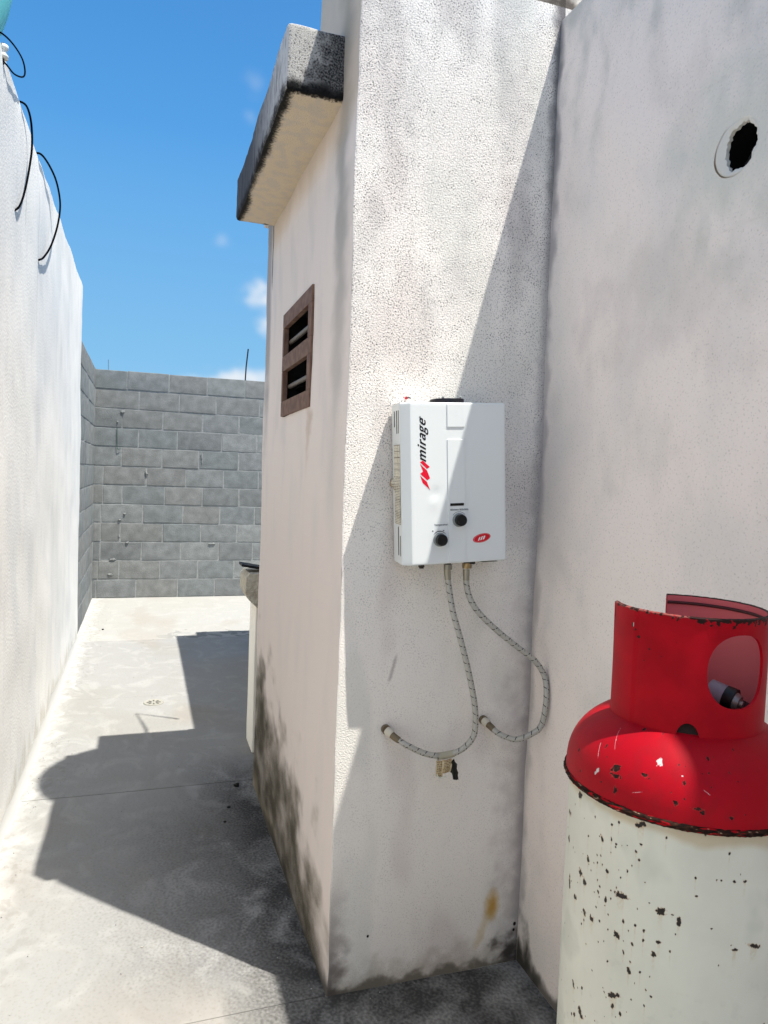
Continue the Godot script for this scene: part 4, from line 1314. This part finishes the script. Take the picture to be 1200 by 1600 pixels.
# albedo and relief of flaked paint on an upright cylinder of radius r and height h; a chip is [angle, height, half width, half height, tilt]
func chip_pictures(w: int, h: int, high: float, r: float, list: Array, pale: Array, coat: Color, bare: Color, y0 := 0.0) -> Array:
	var edge := noise(110, 0.006, 3)
	var dirt := noise(111, 0.12, 4)
	var dust := noise(112, 0.025, 4)
	var img := Image.create(w, h, false, Image.FORMAT_RGB8)
	var hgt := Image.create(w, h, false, Image.FORMAT_L8)
	for y in h:
		var yy := (1.0 - (y + 0.5) / h) * high
		for x in w:
			var s := (x + 0.5) / w * TAU * r
			var d := dirt.get_noise_2d(s, yy * 0.7)
			var e := dust.get_noise_2d(s, yy)
			var c := coat * (1.0 + 0.05 * d)
			if coat.g > 0.5:
				c = mix(c, Color(0.60, 0.615, 0.58), ss(0.10, 0.5, d) * 0.28)
				c = mix(c, Color(0.50, 0.49, 0.47), ss(0.30, 0.6, e) * 0.18 * ss(0.95, 0.55, yy))
				c = mix(c, Color(0.66, 0.55, 0.40), ss(0.012, 0.0, absf(yy - 0.998) + 0.01 * d) * 0.45)
			else:
				c = mix(c, Color(0.50, 0.08, 0.11), ss(0.0, 0.5, e + d * 0.5) * 0.25)
			img.set_pixel(x, y, c)
	hgt.fill(Color(0.8, 0.8, 0.8))
	for pass_ in 2:
		for q in (list if pass_ == 0 else pale):
			var big: float = maxf(q[2], q[3]) * 1.7 + 0.0015
			var cx: float = q[0] * r
			var x0 := int((cx - big) / (TAU * r) * w)
			var x1 := int((cx + big) / (TAU * r) * w)
			var ya: float = q[1] - y0
			var y1 := int((1.0 - (ya - big) / high) * h)
			var yb := int((1.0 - (ya + big) / high) * h)
			for y in range(maxi(0, yb), mini(h, y1 + (30 if pass_ == 0 and coat.g > 0.5 and q[3] > 0.0014 else 0))):
				var yy := (1.0 - (y + 0.5) / h) * high
				for x in range(x0, x1 + 1):
					var s := (x + 0.5) / w * TAU * r
					var p := Vector2(s - cx, yy - ya).rotated(q[4])
					var n := edge.get_noise_2d(s, yy)
					var k := Vector2(p.x / q[2], p.y / q[3]).length() + n * (0.85 if q[2] > 0.001 else 0.3)
					var xx := posmod(x, w)
					if k < 1.0:
						img.set_pixel(xx, y, (bare * (1.0 + n * 0.8)) if pass_ == 0 else Color(0.74, 0.72, 0.70))
						hgt.set_pixel(xx, y, Color(0.25, 0.25, 0.25) * (1.0 + n * 0.6))
					elif k < 1.28 and pass_ == 0:
						img.set_pixel(xx, y, img.get_pixel(xx, y).lerp(Color(0.62, 0.42, 0.28), 0.35))
						hgt.set_pixel(xx, y, Color(0.95, 0.95, 0.95))
					elif pass_ == 0 and coat.g > 0.5 and yy < ya and absf(s - cx) < q[2] * 0.6:
						# rust running down from the chip
						img.set_pixel(xx, y, img.get_pixel(xx, y).lerp(Color(0.68, 0.52, 0.32), 0.30 * clampf(1.0 - (ya - yy) / 0.022, 0.0, 1.0) * (0.5 + n)))
	img.generate_mipmaps()
	return [ImageTexture.create_from_image(img), ImageTexture.create_from_image(hgt)]

func collar(t: Node3D) -> void:
	var rc := 0.0945
	var wear := noise(121, 0.01, 3)
	var dull := noise(122, 0.06, 3)
	var spots := [[173.0, 1.2165, 1.6, 1.6], [176.0, 1.222, 1.0, 3.0], [170.0, 1.208, 2.0, 2.0], [160.0, 1.196, 1.2, 1.0], [164.0, 1.18, 0.7, 0.7], [150.0, 1.19, 0.6, 0.6], [113.0, 1.168, 3.0, 7.0], [112.0, 1.155, 2.0, 4.0], [140.0, 1.21, 0.5, 0.5]]
	# (angle in degrees, height)
	var w := 1024
	var h := 340
	var im := Image.create(w, h, false, Image.FORMAT_RGB8)
	for y in h:
		var yy := 1.25 - (y + 0.5) / h * 0.16
		for x in w:
			var a := -80.0 + (x + 0.5) / w * 300.0
			var s := deg_to_rad(a) * rc
			var n := wear.get_noise_2d(s, yy)
			var c := Color(0.61, 0.008, 0.085) * (1.0 + 0.10 * dull.get_noise_2d(s, yy))
			var rim := 1.2425 - yy
			var worn := 0.35 + 0.65 * ss(135.0, 118.0, a) + 0.25 * ss(0.0, 0.3, dull.get_noise_1d(s * 3.0))
			if rim < 0.0035 * worn * (1.0 + 2.2 * n) + (0.0015 if n > 0.25 else 0.0):
				c = Color(0.16, 0.085, 0.075) if a < 132.0 or n > 0.1 else Color(0.50, 0.26, 0.24)
			for q in spots:
				if Vector2((s - deg_to_rad(q[0]) * rc) / (q[2] * 0.001), (yy - q[1]) / (q[3] * 0.001)).length() + n * 0.6 < 1.0:
					c = Color(0.20, 0.11, 0.09)
			if Vector2((s - deg_to_rad(175.0) * rc) / 0.0008, (yy - 1.2225) / 0.003).length() < 1.0:
				c = Color(0.72, 0.68, 0.66)
			im.set_pixel(x, y, c)
	im.generate_mipmaps()
	var red := mat(Color.WHITE, 0.5)
	red.metallic_specular = 0.22
	red.albedo_texture = ImageTexture.create_from_image(im)
	var faded := mat(Color(0.76, 0.36, 0.38), 0.6)
	var th := 0.0032
	var at := func(a: float, y: float, inner: bool) -> Vector3:
		var rr := rc - (th if inner else 0.0)
		if a > 172.0 and not inner:
			rr += 0.0016 * ss(172.0, 173.2, a)
		# rolled lip at the top and a slight flare at the foot
		rr += 0.0012 * ss(1.232, 1.240, y) * (1.0 if not inner else -0.6)
		var q := deg_to_rad(a)
		return Vector3(rr * cos(q), y, rr * sin(q))
	var arch := func(a: float) -> float:
		var d := (a - 128.9) / 8.4
		return 1.092 + (0.021 * sqrt(1.0 - d * d) if absf(d) < 1.0 else 0.0)
	var y1 := 1.2425
	var out := Geo.new()
	out.uvf = func(p: Vector3, u: float, ww: float):
		var a := rad_to_deg(atan2(p.z, p.x))
		if a < -75.0:
			a += 360.0
		return Vector2((a + 80.0) / 300.0, (1.25 - p.y) / 0.16)
	var inn := Geo.new()
	var vs := [0.0, 0.1, 0.3, 0.5, 0.7, 0.85, 0.93, 0.96, 0.985, 1.0]
	# stretches left and right of the hand hole (u falls with the angle so that the outside faces out)
	for span in [[208.0, 120.0], [65.0, -69.0]]:
		var us := []
		for k in 61:
			us.append(lerpf(span[0], span[1], k / 60.0))
		out.grid(us, vs, func(a, v): return at.call(a, lerpf(arch.call(a), y1, v), false))
		us.reverse()
		inn.grid(us, vs, func(a, v): return at.call(a, lerpf(arch.call(a), y1, v), true))
	# the stretch with the oval hand hole
	var ring := []
	for k in 72:
		var q := TAU * k / 72.0
		ring.append(Vector2(92.5 + 25.5 * signf(cos(q)) * pow(absf(cos(q)), 0.85), 1.1785 + 0.0455 * signf(sin(q)) * pow(absf(sin(q)), 0.9)))
	var rect := Rect2(65.0, 1.092, 55.0, y1 - 1.092)
	holed(out, Rect2(-120.0, 1.092, 55.0, y1 - 1.092), flip(ring), func(u, y): return at.call(-u, y, false), 6)
	holed(inn, rect, ring, func(a, y): return at.call(a, y, true), 6)
	# rims: hand hole, top lip, both ends, foot arch
	var rim := Geo.new()
	rim.uvf = out.uvf
	rim.grid(range(73), [0.0, 1.0], func(u, v):
		var p: Vector2 = ring[int(u) % 72]
		return at.call(p.x, p.y, v < 0.5), true)
	var tu := []
	for k in 161:
		tu.append(lerpf(208.0, -69.0, k / 160.0))
	rim.grid(tu, [0.0, 0.5, 1.0], func(a, v):
		var p: Vector3 = at.call(a, y1, false).lerp(at.call(a, y1, true), v)
		p.y += 0.0016 * sin(v * PI) + 0.0004 * wear.get_noise_1d(deg_to_rad(a) * rc)
		return p)
	tu.reverse()
	rim.grid(tu, [0.0, 1.0], func(a, v): return at.call(a, arch.call(a), false).lerp(at.call(a, arch.call(a), true), v))
	for e in [[208.0, false], [-69.0, true]]:
		rim.grid([0.0, 1.0] if e[1] else [1.0, 0.0], [0.0, 0.5, 1.0], func(u, v): return at.call(e[0], lerpf(1.092, y1, v), u > 0.5))
	var c := build("collar", [out, inn, rim], [red, faded, red], t)
	# thick weathered seam inside under the lip
	var bead := Geo.new()
	var bp := []
	for k in 81:
		var q := deg_to_rad(lerpf(-69.0, 60.0, k / 80.0))
		bp.append(Vector3((rc - 0.0045) * cos(q), 1.2325, (rc - 0.0045) * sin(q)))
	bead.tube(bp, 0.0022, 8)
	build("lip_bead", [bead], [mat(Color(0.24, 0.07, 0.08), 0.6)], c)
	tag(c, "red collar guard open at the back, with an oval hand hole")

func flip(ring: Array) -> Array:
	var o := []
	for p in ring:
		o.append(Vector2(-p.x, p.y))
	o.reverse()
	return o

func valve(t: Node3D) -> void:
	var brass := mat(Color(0.42, 0.34, 0.24), 0.45, 0.7)
	var dark := mat(Color(0.035, 0.035, 0.04), 0.4)
	var g := Geo.new()
	g.lathe([Vector2(0.019, 1.118), Vector2(0.019, 1.135), Vector2(0.0145, 1.138), Vector2(0.0145, 1.165), Vector2(0.011, 1.17), Vector2(0.011, 1.185), Vector2(0.0, 1.186)], 24)
	build("valve_body", [g], [brass], t)
	var regu := Geo.new()
	# outlet towards the hand hole, with a regulator cap lying in it
	var d := Vector3(0.42, -0.20, 0.88).normalized()
	var a := Vector3(0.010, 1.138, 0.014)
	regu.tube([a + d * 0.013, a + d * 0.034], 0.0155, 24)
	var o := build("outlet_cap", [regu], [mat(Color(0.50, 0.45, 0.48), 0.45)], t)
	var band := Geo.new()
	band.tube([a + d * 0.0335, a + d * 0.046], 0.0170, 24, func(u): return 0.0170 - 0.002 * absf(u - 0.5))
	band.tube([a + d * 0.030 + Vector3(0, 0.008, 0), a + d * 0.046 + Vector3(0, 0.009, 0)], 0.006, 10)
	build("outlet_nut", [band], [dark], t)
	var face := Geo.new()
	face.tube([a + d * 0.045, a + d * 0.052], 0.0120, 24, func(u): return lerpf(0.0125, 0.009, u))
	face.tube([a + d * 0.050, a + d * 0.056], 0.0042, 12)
	build("outlet_plug", [face], [mat(Color(0.60, 0.55, 0.52), 0.4, 0.5)], t)
	var hand := Geo.new()
	hand.lathe([Vector2(0.0, 1.184), Vector2(0.020, 1.184), Vector2(0.022, 1.187), Vector2(0.022, 1.195), Vector2(0.019, 1.198), Vector2(0.0, 1.199)], 24)
	build("hand_wheel", [hand], [mat(Color(0.30, 0.06, 0.07), 0.5)], t)

# ---------------------------------------------------------------- the laundry sink at the end of the building
func laundry_sink() -> void:
	var t := thing("laundry_sink", "end of a weathered concrete laundry sink on a leg, past the building's far corner", "sink", Vector3(0.532, 0, -3.545))
	var grit := noise(131, 0.03, 4)
	var tex := paint(0.0, 0.5, 0.0, 0.5, 700.0, func(x, y): return mix(Color(0.80, 0.775, 0.71), Color(0.70, 0.665, 0.60), 0.45 + grit.get_noise_2d(x, y) * 1.3))
	var conc := tri_mat(Color.WHITE, tex, relief(350, 350, 700.0, noise(132, 0.01, 3)), 2.0, 0.2)
	var leg := tri_mat(Color(1.0, 0.98, 0.93), null, null, 2.0, 0.0)
	var l := Geo.new()
	rough_box([l], Vector3(0.0, 0.0, -0.20), Vector3(0.07, 0.74, 0.0), 0.08, 0.006, 0.004)
	build("leg", [l], [leg], t)
	# basin: a trough with a sloping belly
	var g := Geo.new()
	var sec := flat_points([0.055, 0.700, 0.60, 0.700, 0.60, 0.905, -0.040, 0.905, -0.056, 0.885, -0.058, 0.815, -0.040, 0.775, 0.0, 0.738])
	prism(g, sec, -0.17, 0.045)
	prism(g, flat_points([-0.058, 0.815, -0.056, 0.885, -0.040, 0.905, 0.6, 0.905, 0.6, 0.815]), 0.046, 0.055)
	build("basin", [g], [conc], t)
	var s := Geo.new()
	rough_box([s], Vector3(-0.072, -0.006, -0.06), Vector3(0.20, 0.006, 0.05), 0.1, 0.002, 0.0)
	var o := build("washboard_slat", [s], [mat(Color(0.035, 0.032, 0.035), 0.5)], t)
	o.position = Vector3(-0.002, 0.927, -0.05)
	o.rotation.z = -0.17

# ---------------------------------------------------------------- cables and small things
func wires() -> void:
	var black := mat(Color(0.018, 0.018, 0.025), 0.8)
	black.metallic_specular = 0.1
	var c1 := Geo.new()
	c1.tube(spline(points([-0.52, 2.815, -3.24, -0.485, 2.818, -3.25, -0.474, 2.822, -3.31, -0.468, 2.785, -3.36, -0.466, 2.70, -3.37, -0.469, 2.60, -3.33, -0.475, 2.48, -3.26, -0.480, 2.39, -3.17, -0.497, 2.352, -3.12]), 6), 0.0042, 10)
	tag(build("cable", [c1], [black]), "shorter black cable looping over the left wall's top, nearer of the two arcs", "cable", "black cables on the left wall")
	var c2 := Geo.new()
	c2.tube(spline(points([-0.52, 2.82, -3.76, -0.485, 2.828, -3.77, -0.470, 2.850, -3.95, -0.458, 2.845, -4.15, -0.452, 2.78, -4.27, -0.455, 2.66, -4.22, -0.465, 2.50, -4.05, -0.478, 2.39, -3.88, -0.486, 2.345, -3.77]), 6), 0.0048, 10)
	tag(build("cable", [c2], [black]), "longer black cable arching off the left wall, farther of the two arcs", "cable", "black cables on the left wall")
	var c3 := Geo.new()
	c3.tube(spline(points([-0.53, 2.85, -2.80, -0.485, 2.845, -2.82, -0.475, 2.895, -2.98, -0.468, 2.92, -3.12, -0.466, 2.90, -3.17, -0.468, 2.86, -3.13, -0.475, 2.80, -2.99, -0.482, 2.772, -2.87, -0.50, 2.775, -2.84]), 6), 0.0030, 8)
	tag(build("cable", [c3], [black]), "thin black cable loop tied to the white spool, against the sky", "cable", "black cables on the left wall")
	var sp := thing("cable_spool", "small white porcelain spool holding the thin cable on the left wall", "insulator", Vector3(-0.487, 2.80, -2.85))
	var s := Geo.new()
	s.lathe([Vector2(0.0, -0.022), Vector2(0.016, -0.022), Vector2(0.017, -0.012), Vector2(0.011, -0.006), Vector2(0.011, 0.006), Vector2(0.017, 0.012), Vector2(0.016, 0.022), Vector2(0.0, 0.022)], 20)
	build("spool_body", [s], [mat(Color(0.88, 0.88, 0.85), 0.3)], sp)
	var pin := Geo.new()
	pin.tube([Vector3(0, -0.04, 0), Vector3(0, 0.03, 0)], 0.004, 8)
	build("spool_pin", [pin], [mat(Color(0.2, 0.16, 0.12), 0.6, 0.5)], sp)
	# reinforcing rods left standing in the block wall
	var rust := mat(Color(0.16, 0.13, 0.12), 0.8, 0.2)
	var r1 := Geo.new()
	r1.tube([Vector3(1.040, 2.33, ZB - 0.06), Vector3(1.048, 2.55, ZB - 0.06), Vector3(1.066, 2.75, ZB - 0.06)], 0.0075, 8)
	tag(build("reinforcing_rod", [r1], [rust]), "tall bent steel rod sticking up from the far block wall, near the building", "steel rod", "rods in the block wall")
	var r2 := Geo.new()
	r2.tube([Vector3(-0.378, 2.33, ZB - 0.06), Vector3(-0.382, 2.51, ZB - 0.06)], 0.0026, 8)
	tag(build("reinforcing_rod", [r2], [mat(Color(0.40, 0.40, 0.40), 0.8)]), "short thin grey wire standing on the far block wall's left end", "steel rod", "rods in the block wall")
	var st := Geo.new()
	st.tube(spline(points([-0.281, 1.80, ZB + 0.010, -0.279, 1.70, ZB + 0.012, -0.276, 1.60, ZB + 0.012, -0.268, 1.575, ZB + 0.013, -0.245, 1.582, ZB + 0.010]), 5), 0.0028, 6)
	tag(build("string", [st], [mat(Color(0.10, 0.30, 0.26), 0.8)]), "thin green string hanging on the far block wall's left part", "string")

func small_things() -> void:
	var pot := thing("plastic_tub", "turquoise plastic tub cut off by the top left corner, standing on the left wall", "tub", Vector3(-0.562, 2.812, -2.85))
	var pg := Geo.new()
	pg.lathe([Vector2(0.0, 0.0), Vector2(0.046, 0.0), Vector2(0.052, 0.006), Vector2(0.071, 0.06), Vector2(0.089, 0.12), Vector2(0.102, 0.19), Vector2(0.108, 0.26), Vector2(0.114, 0.262), Vector2(0.114, 0.272), Vector2(0.104, 0.272), Vector2(0.100, 0.19), Vector2(0.0, 0.18)], 48)
	var teal := mat(Color(0.46, 0.80, 0.82), 0.45)
	teal.backlight_enabled = true
	teal.backlight = Color(0.25, 0.5, 0.5)
	build("tub_body", [pg], [teal], pot)
	# floor drain
	var t := thing("floor_drain", "round floor drain cover set in the sunlit concrete", "drain", Vector3(0.079, 0.0, -4.453))
	var g := Geo.new()
	g.lathe([Vector2(0.058, -0.01), Vector2(0.058, 0.003), Vector2(0.055, 0.005), Vector2(0.050, 0.005), Vector2(0.048, 0.002), Vector2(0.0, 0.003)], 32)
	build("drain_rim", [g], [mat(Color(0.60, 0.59, 0.55), 0.6)], t)
	for k in 8:
		var s := Geo.new()
		var d := Vector3(cos(k * TAU / 8), 0, sin(k * TAU / 8))
		var e := Vector3(-d.z, 0, d.x)
		s.face([d * 0.016 - e * 0.003 + Vector3(0, 0.0045, 0), d * 0.016 + e * 0.003 + Vector3(0, 0.0045, 0), d * 0.040 + e * 0.005 + Vector3(0, 0.0045, 0), d * 0.040 - e * 0.005 + Vector3(0, 0.0045, 0)])
		build("drain_slot", [s], [mat(Color(0.34, 0.33, 0.31), 0.8)], t)
	# red wall plug with a bent screw above the heater
	var p := thing("wall_plug", "tiny red plastic wall plug with a screw above the heater's left corner", "wall plug", Vector3(0.650, 1.607, ZW))
	var a := Geo.new()
	a.tube([Vector3(0, 0, -0.01), Vector3(0, 0, 0.007)], 0.0036, 12)
	build("plug", [a], [mat(Color(0.85, 0.08, 0.20), 0.5)], p)
	var b := Geo.new()
	b.tube([Vector3(0, 0, 0.008), Vector3(0.003, 0.0, 0.016), Vector3(0.008, -0.001, 0.017)], 0.0018, 8)
	build("screw", [b], [mat(Color(0.35, 0.35, 0.36), 0.4, 0.8)], p)
	# loose grit swept against the walls
	var grain := Geo.new()
	var gn := noise(142, 0.5, 2)
	grain.grid(steps(0, 1, 0.17), steps(0, 1, 0.34), func(u, v):
		var n: Vector3 = Vector3(sin(v * PI) * cos(-u * TAU), -cos(v * PI) * 0.6, sin(v * PI) * sin(-u * TAU))
		return n * (1.0 + 0.7 * gn.get_noise_3d(n.x, n.y, n.z)), true)
	var gm := ArrayMesh.new()
	gm.add_surface_from_arrays(Mesh.PRIMITIVE_TRIANGLES, grain.arrays())
	var gmat := mat(Color.WHITE, 0.95)
	gmat.vertex_color_use_as_albedo = true
	gm.surface_set_material(0, gmat)
	var mm := MultiMesh.new()
	mm.transform_format = MultiMesh.TRANSFORM_3D
	mm.use_colors = true
	mm.mesh = gm
	mm.instance_count = 520
	for k in 520:
		var z := rng.randf_range(-7.9, -1.0)
		var x := 0.0
		var which := rng.randf()
		if which < 0.4:
			x = XW - 0.004 - absf(rng.randfn(0.0, 0.07)) if z < ZW and z > -3.2 else rng.randf_range(-0.45, 1.0)
		elif which < 0.8:
			x = XL + 0.03 + absf(rng.randfn(0.0, 0.06))
		else:
			x = rng.randf_range(-0.45, 1.0)
		if z > ZW - 0.02:
			x = rng.randf_range(0.5, 1.05)
		elif z > -3.75 and x > XW - 0.005:
			x = rng.randf_range(-0.4, 0.45)
		var r := rng.randf_range(0.0008, 0.0026)
		mm.set_instance_transform(k, Transform3D(Basis(Vector3.UP, rng.randf() * TAU).scaled(Vector3.ONE * r), Vector3(x, r * 0.5 + 0.001, z)))
		var t1 := rng.randf_range(0.05, 0.45)
		mm.set_instance_color(k, Color(t1, t1 * 0.97, t1 * 0.92))
	var mi := MultiMeshInstance3D.new()
	mi.name = "grit"
	mi.multimesh = mm
	mi.set_meta("kind", "stuff")
	mi.set_meta("label", "loose grit and mortar crumbs scattered along the foot of the walls")
	mi.set_meta("category", "grit")
	add_child(mi, true)
	# pebbles and crumbs of mortar on the floor
	var spots := [[0.417, -3.18, 0.013, "dark pebble on the shaded floor beside the joint, nearest the side wall"], [-0.31, -6.55, 0.010, "small stone on the sunlit far slab near the left block wall"], [0.36, -2.98, 0.006, "small dark crumb on the mouldy shaded floor by the side wall"], [0.33, -2.86, 0.006, "small dark crumb near the mouldy foot of the side wall"], [-0.10, -2.72, 0.004, "tiny pale crumb in the eave's shadow on the floor"], [0.02, -2.15, 0.004, "tiny crumb on the sunlit front slab"]]
	var f := noise(141, 0.02, 2)
	for k in spots.size():
		var q: Array = spots[k]
		var m := Geo.new()
		m.grid(steps(0, 1, 0.1), steps(0, 1, 0.2), func(u, v):
			var an: float = -u * TAU
			var n: Vector3 = Vector3(sin(v * PI) * cos(an), -cos(v * PI) * 0.55, sin(v * PI) * sin(an)) * q[2]
			return n * (1.0 + 0.8 * f.get_noise_3d(n.x + k, n.y, n.z)), true)
		var o := build("pebble", [m], [mat(Color(0.13, 0.125, 0.12) if k < 4 else Color(0.6, 0.58, 0.54), 0.9)])
		o.position = Vector3(q[0], q[2] * 0.4, q[1])
		tag(o, q[3], "pebble", "pebbles on the concrete")
